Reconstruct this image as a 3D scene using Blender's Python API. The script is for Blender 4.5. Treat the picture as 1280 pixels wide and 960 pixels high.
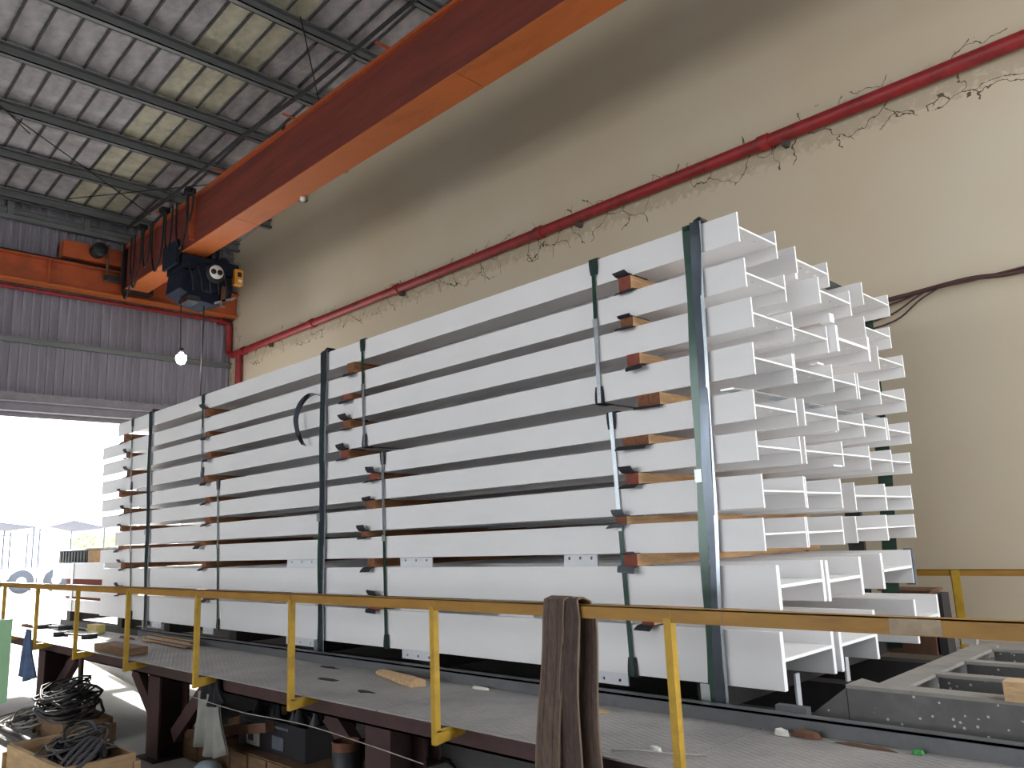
import bpy, math, random
from mathutils import Vector, Matrix
random.seed(7)
for o in list(bpy.data.objects): bpy.data.objects.remove(o)
scene = bpy.context.scene
EYE = 2.25                       # eye height above the ground; all heights below are relative to the eye

# ---------------------------------------------------------------- camera
cam_d = bpy.data.cameras.new('camera'); cam = bpy.data.objects.new('camera', cam_d)
scene.collection.objects.link(cam); scene.camera = cam
V1 = Vector((-382, 713)); V2 = Vector((1645, 630)); CC = Vector((640, 480))
F = math.sqrt(-(V1-CC).dot(V2-CC))
def _ray(p): return Vector((p[0]-640, 480-p[1], -F)).normalized()
ax = -_ray(V1); ay = _ray(V2); az = ax.cross(ay)
rot = Matrix((ax, ay, az))       # camera -> world
cam.matrix_world = Matrix.Translation((0, 0, EYE)) @ rot.to_4x4()
cam_d.sensor_width = 36.0; cam_d.lens = F/1280*36.0; cam_d.clip_end = 600

# ---------------------------------------------------------------- sky, sun, exposure
world = bpy.data.worlds.new('sky'); scene.world = world; world.use_nodes = True
bg = world.node_tree.nodes['Background']
bg.inputs[0].default_value = (0.93, 0.97, 1.0, 1); bg.inputs[1].default_value = 2.9
sun_d = bpy.data.lights.new('sun', 'SUN'); sun_d.energy = 7.0; sun_d.angle = math.radians(3); sun_d.color = (1, .96, .88)
sun = bpy.data.objects.new('sun', sun_d); scene.collection.objects.link(sun)
sun.location = (0, 20, 30)
sun.rotation_euler = Vector((-1, .3, .52)).to_track_quat('Z', 'Y').to_euler()
vs = scene.view_settings
vs.view_transform = 'Standard'; vs.look = 'None'; vs.gamma = 1; vs.use_curve_mapping = False; vs.exposure = 0.93
scene.cycles.max_bounces = 16; scene.cycles.diffuse_bounces = 10

# ---------------------------------------------------------------- materials
def lin(c):
    return tuple(((v/12.92) if v <= .04045 else ((v+.055)/1.055)**2.4) for v in c)
def s255(r, g, b): return lin((r/255, g/255, b/255))
MATS = {}
def mat(name, col, rough=.6, metal=0, var=.12, scale=6, stretch=(1, 1, 1), bump=0, col2=None, dirt=None, dirt_amt=.5, dirt_scale=2, spec=.5, emit=0, bscale=None, speck=None):
    m = bpy.data.materials.new(name); m.use_nodes = True; nt = m.node_tree; N = nt.nodes; L = nt.links
    b = N['Principled BSDF']; b.inputs['Roughness'].default_value = rough; b.inputs['Metallic'].default_value = metal
    b.inputs['Specular IOR Level'].default_value = spec
    tc = N.new('ShaderNodeTexCoord'); mp = N.new('ShaderNodeMapping'); mp.inputs['Scale'].default_value = stretch
    L.new(tc.outputs['Object'], mp.inputs['Vector'])
    nz = N.new('ShaderNodeTexNoise'); nz.inputs['Scale'].default_value = scale; nz.inputs['Detail'].default_value = 6; nz.inputs['Roughness'].default_value = .62
    L.new(mp.outputs[0], nz.inputs['Vector'])
    cr = N.new('ShaderNodeValToRGB'); e = cr.color_ramp.elements
    c1 = tuple(max(0, v*(1-var)) for v in col); c2 = col2 if col2 else tuple(min(1, v*(1+var)) for v in col)
    e[0].position = .32; e[0].color = (*c1, 1); e[1].position = .68; e[1].color = (*c2, 1)
    L.new(nz.outputs[0], cr.inputs[0]); out = cr.outputs[0]
    if dirt:
        n2 = N.new('ShaderNodeTexNoise'); n2.inputs['Scale'].default_value = dirt_scale; n2.inputs['Detail'].default_value = 8; n2.inputs['Roughness'].default_value = .7
        L.new(mp.outputs[0], n2.inputs['Vector'])
        r2 = N.new('ShaderNodeValToRGB'); r2.color_ramp.elements[0].position = .5; r2.color_ramp.elements[1].position = .68
        r2.color_ramp.elements[1].color = (dirt_amt,)*3+(1,)
        L.new(n2.outputs[0], r2.inputs[0])
        mx = N.new('ShaderNodeMix'); mx.data_type = 'RGBA'; mx.inputs['B'].default_value = (*dirt, 1)
        L.new(r2.outputs[0], mx.inputs['Factor']); L.new(out, mx.inputs['A']); out = mx.outputs['Result']
    if speck:
        vo = N.new('ShaderNodeTexVoronoi'); vo.inputs['Scale'].default_value = 22; L.new(tc.outputs['Object'], vo.inputs['Vector'])
        n4 = N.new('ShaderNodeTexNoise'); n4.inputs['Scale'].default_value = 3; L.new(tc.outputs['Object'], n4.inputs['Vector'])
        t1 = N.new('ShaderNodeMath'); t1.operation = 'LESS_THAN'; t1.inputs[1].default_value = .17; L.new(vo.outputs['Distance'], t1.inputs[0])
        t2 = N.new('ShaderNodeMath'); t2.operation = 'GREATER_THAN'; t2.inputs[1].default_value = .44; L.new(n4.outputs[0], t2.inputs[0])
        t3 = N.new('ShaderNodeMath'); t3.operation = 'MULTIPLY'; L.new(t1.outputs[0], t3.inputs[0]); L.new(t2.outputs[0], t3.inputs[1])
        ms_ = N.new('ShaderNodeMix'); ms_.data_type = 'RGBA'; ms_.inputs['B'].default_value = (*speck, 1)
        L.new(t3.outputs[0], ms_.inputs['Factor']); L.new(out, ms_.inputs['A']); out = ms_.outputs['Result']
    L.new(out, b.inputs['Base Color'])
    if bump:
        bp = N.new('ShaderNodeBump'); bp.inputs['Strength'].default_value = bump; bp.inputs['Distance'].default_value = .02
        if bscale:
            n3 = N.new('ShaderNodeTexNoise'); n3.inputs['Scale'].default_value = bscale; n3.inputs['Detail'].default_value = 4
            L.new(mp.outputs[0], n3.inputs['Vector']); L.new(n3.outputs[0], bp.inputs['Height'])
        else: L.new(nz.outputs[0], bp.inputs['Height'])
        L.new(bp.outputs[0], b.inputs['Normal'])
    if emit:
        b.inputs['Emission Color'].default_value = (*col, 1); b.inputs['Emission Strength'].default_value = emit
    MATS[name] = m; return m

mat('white_paint', s255(238, 237, 237), .38, var=.03, scale=1.2, stretch=(.5, 2, 2))
mat('white_paint_thick', s255(232, 231, 230), .42, var=.04, scale=3)
mat('plate_paint', s255(224, 226, 230), .45, var=.05, scale=8)
mat('timber', s255(158, 110, 74), .8, var=.38, scale=5, stretch=(5, .7, 6), bump=.3, dirt=s255(96, 58, 36), dirt_amt=.6, dirt_scale=1.5)
mat('timber_pale', s255(190, 150, 108), .8, var=.3, scale=5, stretch=(5, .7, 6), bump=.3, dirt=s255(130, 84, 50), dirt_amt=.6, dirt_scale=1.5)
mat('timber_end_red', s255(136, 72, 58), .85, var=.25, scale=18, bump=.2)
mat('timber_end_brown', s255(128, 82, 58), .85, var=.35, scale=22, bump=.2)
mat('rubber', s255(38, 38, 42), .75, var=.2, scale=14)
mat('rubber_grey', s255(84, 88, 96), .65, var=.2, scale=10)
mat('strap_green', s255(36, 70, 58), .22, metal=.25, var=.3, scale=1.6, stretch=(3, 3, 1.2), spec=.8)
mat('strap_dark', s255(78, 85, 94), .18, metal=.75, var=.35, scale=1.4, stretch=(3, 3, 1), spec=.9)
mat('strap_steel', s255(186, 194, 200), .25, metal=.8, var=.2, scale=2, stretch=(3, 3, 1))
mat('seal_steel', s255(178, 182, 180), .3, metal=.8)
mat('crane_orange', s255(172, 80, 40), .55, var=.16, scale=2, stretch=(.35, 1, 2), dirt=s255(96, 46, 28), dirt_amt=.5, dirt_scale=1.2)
mat('crane_orange_lit', s255(184, 98, 44), .55, var=.1, scale=1.5, stretch=(.35, 1, 1), dirt=s255(120, 62, 34), dirt_amt=.35, dirt_scale=2.5)  # paler orange stands in for light on the downward flange faces
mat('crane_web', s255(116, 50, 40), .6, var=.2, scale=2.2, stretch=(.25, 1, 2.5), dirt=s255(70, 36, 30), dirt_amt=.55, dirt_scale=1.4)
mat('rail_iron', s255(46, 42, 42), .6, metal=.4)
mat('hoist_navy', s255(24, 31, 45), .8, spec=.2, metal=.0, var=.3, scale=6)
mat('hoist_dark', s255(22, 24, 30), .55, var=.3)
mat('sign_white', s255(235, 235, 232), .5, var=.02)
mat('black', s255(18, 18, 20), .6)
mat('amber_box', s255(226, 150, 40), .5, var=.1)
mat('pipe_red', s255(134, 30, 33), .5, var=.2, scale=5, dirt=s255(76, 26, 26), dirt_amt=.7, dirt_scale=2.2)
mat('pipe_grime', s255(70, 62, 56), .9)
mat('purlin', s255(116, 119, 120), .55, metal=.3, var=.15, scale=3, stretch=(3, .4, 3))
mat('roof_sheet', s255(168, 164, 168), .75, var=.25, scale=3.5, dirt=s255(118, 115, 122), dirt_amt=.6, dirt_scale=2.2)
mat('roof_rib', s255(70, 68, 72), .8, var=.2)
mat('skylight', s255(182, 178, 158), .6, var=.2, scale=4, dirt=s255(120, 120, 102), dirt_amt=.6, dirt_scale=2.5)
mat('cladding', s255(142, 138, 149), .7, var=.12, scale=1.5, stretch=(1, 4, .5), dirt=s255(108, 104, 116), dirt_amt=.5, dirt_scale=.9)
mat('header', s255(128, 124, 132), .6, var=.12, metal=.2)
mat('yellow_paint', s255(186, 148, 40), .55, var=.15, scale=7, dirt=s255(128, 90, 34), dirt_amt=.55, dirt_scale=4)
mat('rail_yellow', s255(160, 116, 38), .5, var=.15, scale=5, stretch=(.5, 2, 2), dirt=s255(116, 74, 34), dirt_amt=.6, dirt_scale=3)
mat('primer_patch', s255(166, 146, 122), .7, var=.2, scale=14)
mat('oxide', s255(66, 41, 39), .7, var=.25, scale=3, dirt=s255(52, 36, 36), dirt_amt=.6, dirt_scale=2)
mat('frame_steel', s255(100, 98, 97), .5, metal=.15, speck=s255(190, 188, 184), var=.2, scale=3, dirt=s255(58, 56, 56), dirt_amt=.55, dirt_scale=2)
mat('frame_top', s255(140, 136, 130), .6, metal=.1, var=.15, scale=4, dirt=s255(96, 92, 88), dirt_amt=.5, dirt_scale=3)
mat('curb', s255(104, 106, 108), .5, metal=.2, var=.2, scale=2, dirt=s255(70, 70, 72), dirt_amt=.55)
mat('dark_steel', s255(44, 40, 40), .75, var=.25, scale=4)
mat('rust_brown', s255(104, 72, 54), .8, var=.25, scale=3, dirt=s255(62, 44, 36), dirt_amt=.6)
mat('crate_wood', s255(176, 146, 108), .8, var=.2, scale=4, stretch=(1, 1, 5), bump=.2)
mat('crate_wood_dark', s255(120, 92, 66), .8, var=.25, scale=4, stretch=(1, 1, 5))
mat('cable_grey', s255(70, 68, 72), .7, var=.2)
mat('cable_black', s255(26, 24, 26), .6)
mat('cable_brown', s255(72, 46, 42), .6)
mat('wire_pale', s255(170, 166, 160), .6)
mat('pvc_grey', s255(186, 182, 170), .5, var=.08, scale=3)
mat('pvc_dark', s255(90, 88, 86), .6, var=.15)
mat('webbing', s255(104, 86, 76), .9, var=.3, scale=9, stretch=(6, 6, 1.2), bump=.5, bscale=90, dirt=s255(66, 54, 50), dirt_amt=.6, dirt_scale=1.2)
mat('webbing_dark', s255(84, 70, 64), .9, var=.3, scale=9, stretch=(6, 6, 1.2), bump=.5, bscale=90)
mat('stitch', s255(128, 110, 92), .9)
mat('cloth_blue', s255(74, 92, 124), .9, var=.25, scale=5)
mat('cloth_grey', s255(142, 140, 134), .9, var=.15, scale=4)
mat('cloth_black', s255(34, 32, 36), .9)
mat('green_paint', s255(86, 150, 100), .45, var=.1, scale=2)
mat('green_pale', s255(150, 196, 150), .45, var=.06)
mat('can_dark', s255(32, 32, 38), .5, var=.2)
mat('can_rust', s255(104, 66, 46), .8, var=.3, scale=10)
mat('helmet', s255(196, 214, 224), .35, var=.04)
mat('paper', s255(210, 208, 200), .8, var=.06)
mat('offcut', s255(196, 164, 124), .8, var=.2, scale=6, stretch=(2, 8, 8), bump=.3)
mat('scrap_green', s255(60, 150, 80), .5)
mat('tape_yellow', s255(206, 190, 110), .5)
mat('bulb', (1, .98, .95), .3, emit=60)
mat('ground_out', s255(206, 204, 198), .9, var=.06, scale=.6)
mat('leaf', s255(196, 206, 168), .8, var=.25, scale=3)
mat('bark', s255(120, 100, 84), .9)
mat('tarp', s255(84, 86, 104), .7, var=.08)
mat('truck_body', s255(236, 240, 244), .4, var=.03)
mat('truck_blue', s255(180, 210, 228), .4)
mat('tyre', s255(70, 74, 84), .8)
mat('glass_dark', s255(70, 84, 96), .1, spec=.8)

# checker plate deck
def checker_plate():
    m = mat('checker_plate', s255(160, 156, 152), .52, metal=.15, var=.22, scale=1.3, dirt=s255(112, 111, 115), dirt_amt=.6, dirt_scale=.8)
    nt = m.node_tree; N = nt.nodes; L = nt.links; b = N['Principled BSDF']
    tc = N.new('ShaderNodeTexCoord'); hs = []
    for ang in (45, -45):
        mp = N.new('ShaderNodeMapping'); mp.inputs['Rotation'].default_value = (0, 0, math.radians(ang)); mp.inputs['Scale'].default_value = (13, 30, 1)
        L.new(tc.outputs['Object'], mp.inputs['Vector'])
        v = N.new('ShaderNodeTexVoronoi'); v.inputs['Scale'].default_value = 1.0; v.inputs['Randomness'].default_value = 0.0; v.voronoi_dimensions = '2D'
        L.new(mp.outputs[0], v.inputs['Vector'])
        r = N.new('ShaderNodeMapRange'); r.inputs['From Min'].default_value = .18; r.inputs['From Max'].default_value = .4; r.inputs['To Min'].default_value = 1; r.inputs['To Max'].default_value = 0
        L.new(v.outputs['Distance'], r.inputs['Value']); hs.append(r)
    ck = N.new('ShaderNodeTexChecker'); mpc = N.new('ShaderNodeMapping'); mpc.inputs['Rotation'].default_value = (0, 0, math.radians(45)); mpc.inputs['Scale'].default_value = (16, 16, 1)
    L.new(tc.outputs['Object'], mpc.inputs['Vector']); L.new(mpc.outputs[0], ck.inputs['Vector']); ck.inputs['Scale'].default_value = 1
    mx = N.new('ShaderNodeMix'); mx.data_type = 'FLOAT'
    L.new(ck.outputs['Fac'], mx.inputs['Factor']); L.new(hs[0].outputs[0], mx.inputs['A']); L.new(hs[1].outputs[0], mx.inputs['B'])
    bp = N.new('ShaderNodeBump'); bp.inputs['Strength'].default_value = .7; bp.inputs['Distance'].default_value = .006
    L.new(mx.outputs['Result'], bp.inputs['Height']); L.new(bp.outputs[0], b.inputs['Normal'])
checker_plate()

# plaster wall with peeling paint and cracks along the line of the pipe
def plaster():
    m = mat('plaster', s255(190, 174, 149), .85, var=.06, scale=.35, stretch=(1, 1, 1), col2=s255(189, 179, 160), bump=.12, bscale=5)
    nt = m.node_tree; N = nt.nodes; L = nt.links; b = N['Principled BSDF']
    base = b.inputs['Base Color'].links[0].from_socket
    tc = N.new('ShaderNodeTexCoord'); sp = N.new('ShaderNodeSeparateXYZ'); L.new(tc.outputs['Object'], sp.inputs[0])
    def math_(op, a, bb=None, c=None):
        n = N.new('ShaderNodeMath'); n.operation = op
        for i, v in enumerate((a, bb, c)):
            if v is None: continue
            if isinstance(v, (int, float)): n.inputs[i].default_value = v
            else: L.new(v, n.inputs[i])
        return n.outputs[0]
    # distance of the height from the pipe line (wall-local z of the pipe = 7.05)
    d = math_('ABSOLUTE', math_('SUBTRACT', sp.outputs['Z'], 7.0))
    nb = N.new('ShaderNodeTexNoise'); nb.inputs['Scale'].default_value = 1.4; nb.inputs['Detail'].default_value = 5; L.new(tc.outputs['Object'], nb.inputs['Vector'])
    band = N.new('ShaderNodeMapRange'); band.inputs['From Min'].default_value = .1; band.inputs['From Max'].default_value = .62; band.inputs['To Min'].default_value = 1; band.inputs['To Max'].default_value = 0
    L.new(d, band.inputs['Value'])
    # the end corner by the runway crumbles too
    cx = N.new('ShaderNodeMapRange'); cx.inputs['From Min'].default_value = -18.0; cx.inputs['From Max'].default_value = -19.0; cx.inputs['To Min'].default_value = 0; cx.inputs['To Max'].default_value = .9
    L.new(sp.outputs['X'], cx.inputs['Value'])
    zc = N.new('ShaderNodeMapRange'); zc.inputs['From Min'].default_value = 9.6; zc.inputs['From Max'].default_value = 8.6; zc.inputs['To Min'].default_value = 0; zc.inputs['To Max'].default_value = 1
    L.new(sp.outputs['Z'], zc.inputs['Value'])
    reg = math_('MAXIMUM', band.outputs[0], math_('MULTIPLY', cx.outputs[0], zc.outputs[0]))
    wob = N.new('ShaderNodeTexNoise'); wob.inputs['Scale'].default_value = 3; wob.inputs['Detail'].default_value = 4; L.new(tc.outputs['Object'], wob.inputs['Vector'])
    mv = N.new('ShaderNodeVectorMath'); mv.operation = 'MULTIPLY_ADD'; L.new(wob.outputs['Color'], mv.inputs[0]); mv.inputs[1].default_value = (.5, .5, .5); L.new(tc.outputs['Object'], mv.inputs[2])
    vo = N.new('ShaderNodeTexVoronoi'); vo.feature = 'DISTANCE_TO_EDGE'; vo.inputs['Scale'].default_value = 1.7; L.new(mv.outputs[0], vo.inputs['Vector'])
    crk = math_('LESS_THAN', vo.outputs['Distance'], .010)
    msk = math_('GREATER_THAN', math_('MULTIPLY', reg, nb.outputs[0]), .30)
    crack = math_('MULTIPLY', crk, msk)
    peel = N.new('ShaderNodeTexNoise'); peel.inputs['Scale'].default_value = 9; peel.inputs['Detail'].default_value = 8; peel.inputs['Roughness'].default_value = .75; L.new(tc.outputs['Object'], peel.inputs['Vector'])
    pl = N.new('ShaderNodeMapRange'); pl.inputs['From Min'].default_value = .36; pl.inputs['From Max'].default_value = .46; L.new(math_('MULTIPLY', peel.outputs[0], reg), pl.inputs['Value'])
    m1 = N.new('ShaderNodeMix'); m1.data_type = 'RGBA'; m1.inputs['B'].default_value = (*s255(168, 155, 134), 1); L.new(pl.outputs[0], m1.inputs['Factor']); L.new(base, m1.inputs['A'])
    m2 = N.new('ShaderNodeMix'); m2.data_type = 'RGBA'; m2.inputs['B'].default_value = (*s255(84, 70, 58), 1); L.new(crack, m2.inputs['Factor']); L.new(m1.outputs['Result'], m2.inputs['A'])
    L.new(m2.outputs['Result'], b.inputs['Base Color'])
plaster()
mat('concrete', s255(206, 204, 201), .8, var=.14, scale=.9, dirt=s255(168, 166, 163), dirt_amt=.6, dirt_scale=.5)

# ---------------------------------------------------------------- mesh helpers
COL = scene.collection
class MB:
    def __init__(s): s.v = []; s.f = []; s.m = []; s.sm = []
    def poly(s, vs_, faces, mi=0, smooth=False):
        n = len(s.v); s.v += [tuple(v) for v in vs_]
        for f in faces: s.f.append([n+i for i in f]); s.m.append(mi); s.sm.append(smooth)
        return s
    def box(s, x0, x1, y0, y1, z0, z1, mi=0, skip=()):
        vs_ = [(x0,y0,z0),(x1,y0,z0),(x1,y1,z0),(x0,y1,z0),(x0,y0,z1),(x1,y0,z1),(x1,y1,z1),(x0,y1,z1)]
        return s.poly(vs_, [(0,3,2,1),(4,5,6,7),(0,1,5,4),(1,2,6,5),(2,3,7,6),(3,0,4,7)], mi)
    def beam(s, a, b, wid, hei, mi=0, up=(0, 0, 1)):
        a = Vector(a); b = Vector(b); d = (b-a).normalized(); u = Vector(up)
        if abs(d.dot(u)) > .95: u = Vector((1, 0, 0))
        sd = d.cross(u).normalized(); u = sd.cross(d).normalized()
        vs_ = [p+sd*i*wid/2+u*j*hei/2 for p in (a, b) for i, j in ((-1,-1),(1,-1),(1,1),(-1,1))]
        return s.poly(vs_, [(0,1,2,3),(7,6,5,4),(0,4,5,1),(1,5,6,2),(2,6,7,3),(3,7,4,0)], mi)
    def tube(s, pts, r, n=8, mi=0, closed=False, caps=True):
        pts = [Vector(p) for p in pts]; k = len(pts); rs = r if isinstance(r, (list, tuple)) else [r]*k
        rings = []; u = None
        for i, p in enumerate(pts):
            if closed: d = pts[(i+1) % k]-pts[i-1]
            else: d = pts[min(i+1, k-1)]-pts[max(i-1, 0)]
            d.normalize()
            if u is None: u = d.orthogonal().normalized()
            else:
                u = u-d*u.dot(d)
                u = u.normalized() if u.length > 1e-6 else d.orthogonal().normalized()
            w_ = d.cross(u)
            rings.append([p+(u*math.cos(2*math.pi*j/n)+w_*math.sin(2*math.pi*j/n))*rs[i] for j in range(n)])
        vs_ = [v for rg in rings for v in rg]; fs = []
        for i in range(k if closed else k-1):
            a = i*n; b = ((i+1) % k)*n
            for j in range(n): fs.append((a+j, a+(j+1) % n, b+(j+1) % n, b+j))
        s.poly(vs_, fs, mi, True)
        if caps and not closed:
            s.poly(rings[0], [tuple(range(n))[::-1]], mi); s.poly(rings[-1], [tuple(range(n))], mi)
        return s
    def cyl(s, a, b, r, n=16, mi=0): return s.tube([a, b], r, n, mi)
    def prism(s, poly, axis, a, b, mi=0):
        # poly: 2-D points; axis 'x','y','z' = extrusion axis between a and b
        def mk(p, t): return {'x': (t, p[0], p[1]), 'y': (p[0], t, p[1]), 'z': (p[0], p[1], t)}[axis]
        n = len(poly); vs_ = [mk(p, a) for p in poly]+[mk(p, b) for p in poly]
        fs = [tuple(range(n))[::-1], tuple(range(n, 2*n))]+[(i, (i+1) % n, n+(i+1) % n, n+i) for i in range(n)]
        return s.poly(vs_, fs, mi)
    def ribbon(s, pts, wdir, wid, thick, mi=0, closed=False):
        pts = [Vector(p) for p in pts]; k = len(pts); ws = wid if isinstance(wid, (list, tuple)) else [wid]*k
        wd = Vector(wdir).normalized(); vs_ = []
        for i, p in enumerate(pts):
            d = (pts[(i+1) % k]-pts[i-1]) if closed else (pts[min(i+1, k-1)]-pts[max(i-1, 0)])
            d.normalize(); n_ = d.cross(wd)
            n_ = n_.normalized() if n_.length > 1e-6 else Vector((0, 0, 1))
            vs_ += [p-wd*ws[i]/2-n_*thick/2, p+wd*ws[i]/2-n_*thick/2, p+wd*ws[i]/2+n_*thick/2, p-wd*ws[i]/2+n_*thick/2]
        fs = []
        for i in range(k if closed else k-1):
            a = i*4; b = ((i+1) % k)*4
            for j in range(4): fs.append((a+j, b+j, b+(j+1) % 4, a+(j+1) % 4))
        if not closed: fs += [(0, 1, 2, 3), (4*k-1, 4*k-2, 4*k-3, 4*k-4)]
        return s.poly(vs_, fs, mi)
    def lathe(s, prof, c, n=20, mi=0, axis='z'):
        c = Vector(c); k = len(prof); vs_ = []
        for (r, h) in prof:
            for j in range(n):
                a = 2*math.pi*j/n; p = (r*math.cos(a), r*math.sin(a), h)
                if axis == 'x': p = (p[2], p[0], p[1])
                if axis == 'y': p = (p[1], p[2], p[0])
                vs_.append(c+Vector(p))
        fs = [(i*n+j, i*n+(j+1) % n, (i+1)*n+(j+1) % n, (i+1)*n+j) for i in range(k-1) for j in range(n)]
        return s.poly(vs_, fs, mi, True)
    def mesh(s, name, mats, org=(0, 0, 0)):
        me = bpy.data.meshes.new(name); ox, oy, oz = org
        me.from_pydata([(x-ox, y-oy, z-oz) for x, y, z in s.v], [], s.f)
        for mm in (mats if isinstance(mats, (list, tuple)) else [mats]): me.materials.append(MATS[mm])
        for p, mi, sm in zip(me.polygons, s.m, s.sm): p.material_index = mi; p.use_smooth = sm
        me.update()
        return me
    def build(s, name, mats, parent=None, org=None):
        """org: world position of the object origin (defaults to the parent's)"""
        if org is None: org = WORLD.get(parent.name, (0, 0, 0)) if parent else (0, 0, 0)
        o = bpy.data.objects.new(name, s.mesh(name, mats, org)); COL.objects.link(o)
        if parent: o.parent = parent; po = WORLD.get(parent.name, (0, 0, 0)); o.location = tuple(a-b for a, b in zip(org, po))
        else: o.location = org
        WORLD[o.name] = tuple(org)
        return o
WORLD = {}
def tag(o, label, cat, group=None):
    o['label'] = label; o['category'] = cat; o['kind'] = 'thing'
    if group: o['group'] = group
    return o
def thing(name, label, cat, loc=(0, 0, 0), group=None):
    o = bpy.data.objects.new(name, None); COL.objects.link(o); o.location = loc; o.empty_display_size = .1
    WORLD[o.name] = tuple(loc); return tag(o, label, cat, group)
def struct(o, label=None):
    o['kind'] = 'structure'
    if label: o['label'] = label
    return o
def sempty(name, loc=(0, 0, 0), label=None):
    o = bpy.data.objects.new(name, None); COL.objects.link(o); o.location = loc; WORLD[o.name] = tuple(loc)
    return struct(o, label)
def place(name, me, parent, loc, scale=None, rot=None):
    """object from shared mesh data; loc is in world"""
    o = bpy.data.objects.new(name, me); COL.objects.link(o)
    if parent: o.parent = parent; po = WORLD[parent.name]; o.location = tuple(a-b for a, b in zip(loc, po))
    else: o.location = loc
    if scale: o.scale = scale
    if rot: o.rotation_euler = rot
    WORLD[o.name] = tuple(loc); return o
ORD = ['', 'first', 'second', 'third', 'fourth', 'fifth', 'sixth', 'seventh', 'eighth', 'ninth', 'tenth']
def lerp(a, b, t): return a+(b-a)*t
def smooth_path(pts, n=6):
    pts = [Vector(p) for p in pts]; out = []
    for i in range(len(pts)-1):
        p0 = pts[max(i-1, 0)]; p1 = pts[i]; p2 = pts[i+1]; p3 = pts[min(i+2, len(pts)-1)]
        for k in range(n):
            t = k/n
            out.append(.5*((2*p1)+(p2-p0)*t+(2*p0-5*p1+4*p2-p3)*t*t+(3*p1-p0-3*p2+p3)*t**3))
    out.append(pts[-1]); return out

GZ = -2.25; XE = -19.3; YW = 9.2; DECK = -1.2
RX1 = 3.4; RY0 = -16.0           # how far the roof reaches; the near end (x = RX1) is open
def roof_z(x): return 7.85+.08*(x-XE)

# ================================================================ the setting
struct(MB().box(XE-.2, RX1, RY0, YW, GZ-.2, GZ).build('floor', 'concrete', org=(0, 0, GZ)), 'grey concrete workshop floor under the platform')
g = MB(); g.box(-160, XE-.2, -90, 90, GZ-.22, GZ-.02); g.box(XE-.2, 60, -90, RY0, GZ-.22, GZ-.02); g.box(RX1, 60, RY0, 90, GZ-.22, GZ-.02); g.box(XE-.2, RX1, YW+.25, 90, GZ-.22, GZ-.02)
struct(g.build('ground', 'ground_out', org=(0, 0, GZ)), 'bright sunlit yard outside the workshop')
# rear wall
w_ = MB(); w_.prism([(XE-.1, GZ), (RX1, GZ), (RX1, roof_z(RX1)), (XE-.1, roof_z(XE))], 'y', YW, YW+.25)
struct(w_.build('wall_rear', 'plaster', org=(0, YW, GZ)), 'cream plastered wall with cracks along the red pipe')
# end wall: trapezoid cladding above a wide doorway
we = sempty('wall_end', (XE, 3, GZ), 'grey corrugated cladding above the wide open doorway')
DOOR_Z = 3.22; DY0, DY1 = 3.8, 8.75
def clad(width, z0, z1, rib=.18):
    m = MB(); n = int(round(width/rib)); prof = []
    for i in range(n):
        b = i*rib
        prof += [(b, 0), (b+rib*.6, 0), (b+rib*.66, .055), (b+rib*.88, .055), (b+rib*.94, 0)]
    prof.append((n*rib, 0))
    v = []
    for (y, d) in prof: v += [(d, y, z0), (d, y, z1)]
    f = [(2*i, 2*i+2, 2*i+3, 2*i+1) for i in range(len(prof)-1)]
    return m.poly(v, f)
SHW = .18*5
upper = clad(SHW, 0, roof_z(XE)-DOOR_Z).mesh('cladding_sheet', 'cladding')
y = RY0
while y < YW-.05:
    place('cladding_sheet', upper, we, (XE+random.uniform(0, .004), y, DOOR_Z)); y += SHW
low = clad(SHW, 0, DOOR_Z-GZ).mesh('cladding_sheet', 'cladding')
y = RY0
while y < DY0-SHW+.05:
    place('cladding_sheet', low, we, (XE, y, GZ)); y += SHW
MB().box(XE-.02, XE+.04, DY1, YW, GZ, DOOR_Z).build('jamb_panel', 'cladding', we)
MB().box(XE-.03, XE-.012, RY0, YW, DOOR_Z, roof_z(XE)).build('backing_sheet', 'cladding', we)
for zz in (4.6, 7.45):
    m = MB(); m.box(XE+.04, XE+.14, RY0, YW, zz-.06, zz+.06); m.box(XE+.14, XE+.2, RY0, YW, zz+.04, zz+.06)
    m.build('girt', 'purlin', we)
tr = sempty('trim_1', (XE, 3, DOOR_Z), 'grey steel header across the top of the doorway')
MB().box(XE-.1, XE+.12, DY0-.3, YW, DOOR_Z-.16, DOOR_Z+.02).build('header_beam', 'header', tr)
MB().box(XE+.12, XE+.3, DY0-.3, YW, DOOR_Z+.02, DOOR_Z+.2).build('header_ledge', 'header', tr)
MB().box(XE-.16, XE-.1, DY0-.3, YW, DOOR_Z-.26, DOOR_Z-.05).build('drip_edge', 'header', tr)

# unseen front wall behind the photographer, added with bays to shape the light
wf = MB(); wf.box(XE-.1, RX1, RY0-.2, RY0, GZ, GZ+1.6); wf.box(XE-.1, RX1, RY0-.2, RY0, GZ+7.3, roof_z(XE)+.3)
for a in (XE-.1, -13, -7, -1, RX1-.5): wf.box(a, a+.5, RY0-.2, RY0, GZ+1.6, GZ+7.3)
struct(wf.build('wall_front_unseen', 'cladding', org=(0, RY0, GZ)), 'unseen grey hall wall added to shape light through open bays')
wn = MB(); wn.box(RX1-.1, RX1+.1, RY0, 3.0, GZ, roof_z(RX1)-.05); wn.box(RX1-.1, RX1+.1, 3.0, YW, GZ+9.2, roof_z(RX1)-.05)  # unseen near wall, added to keep end light off the front faces
struct(wn.build('wall_near_unseen', 'cladding', org=(RX1, 0, GZ)), 'unseen grey hall wall added to limit light beside the open bay')
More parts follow.
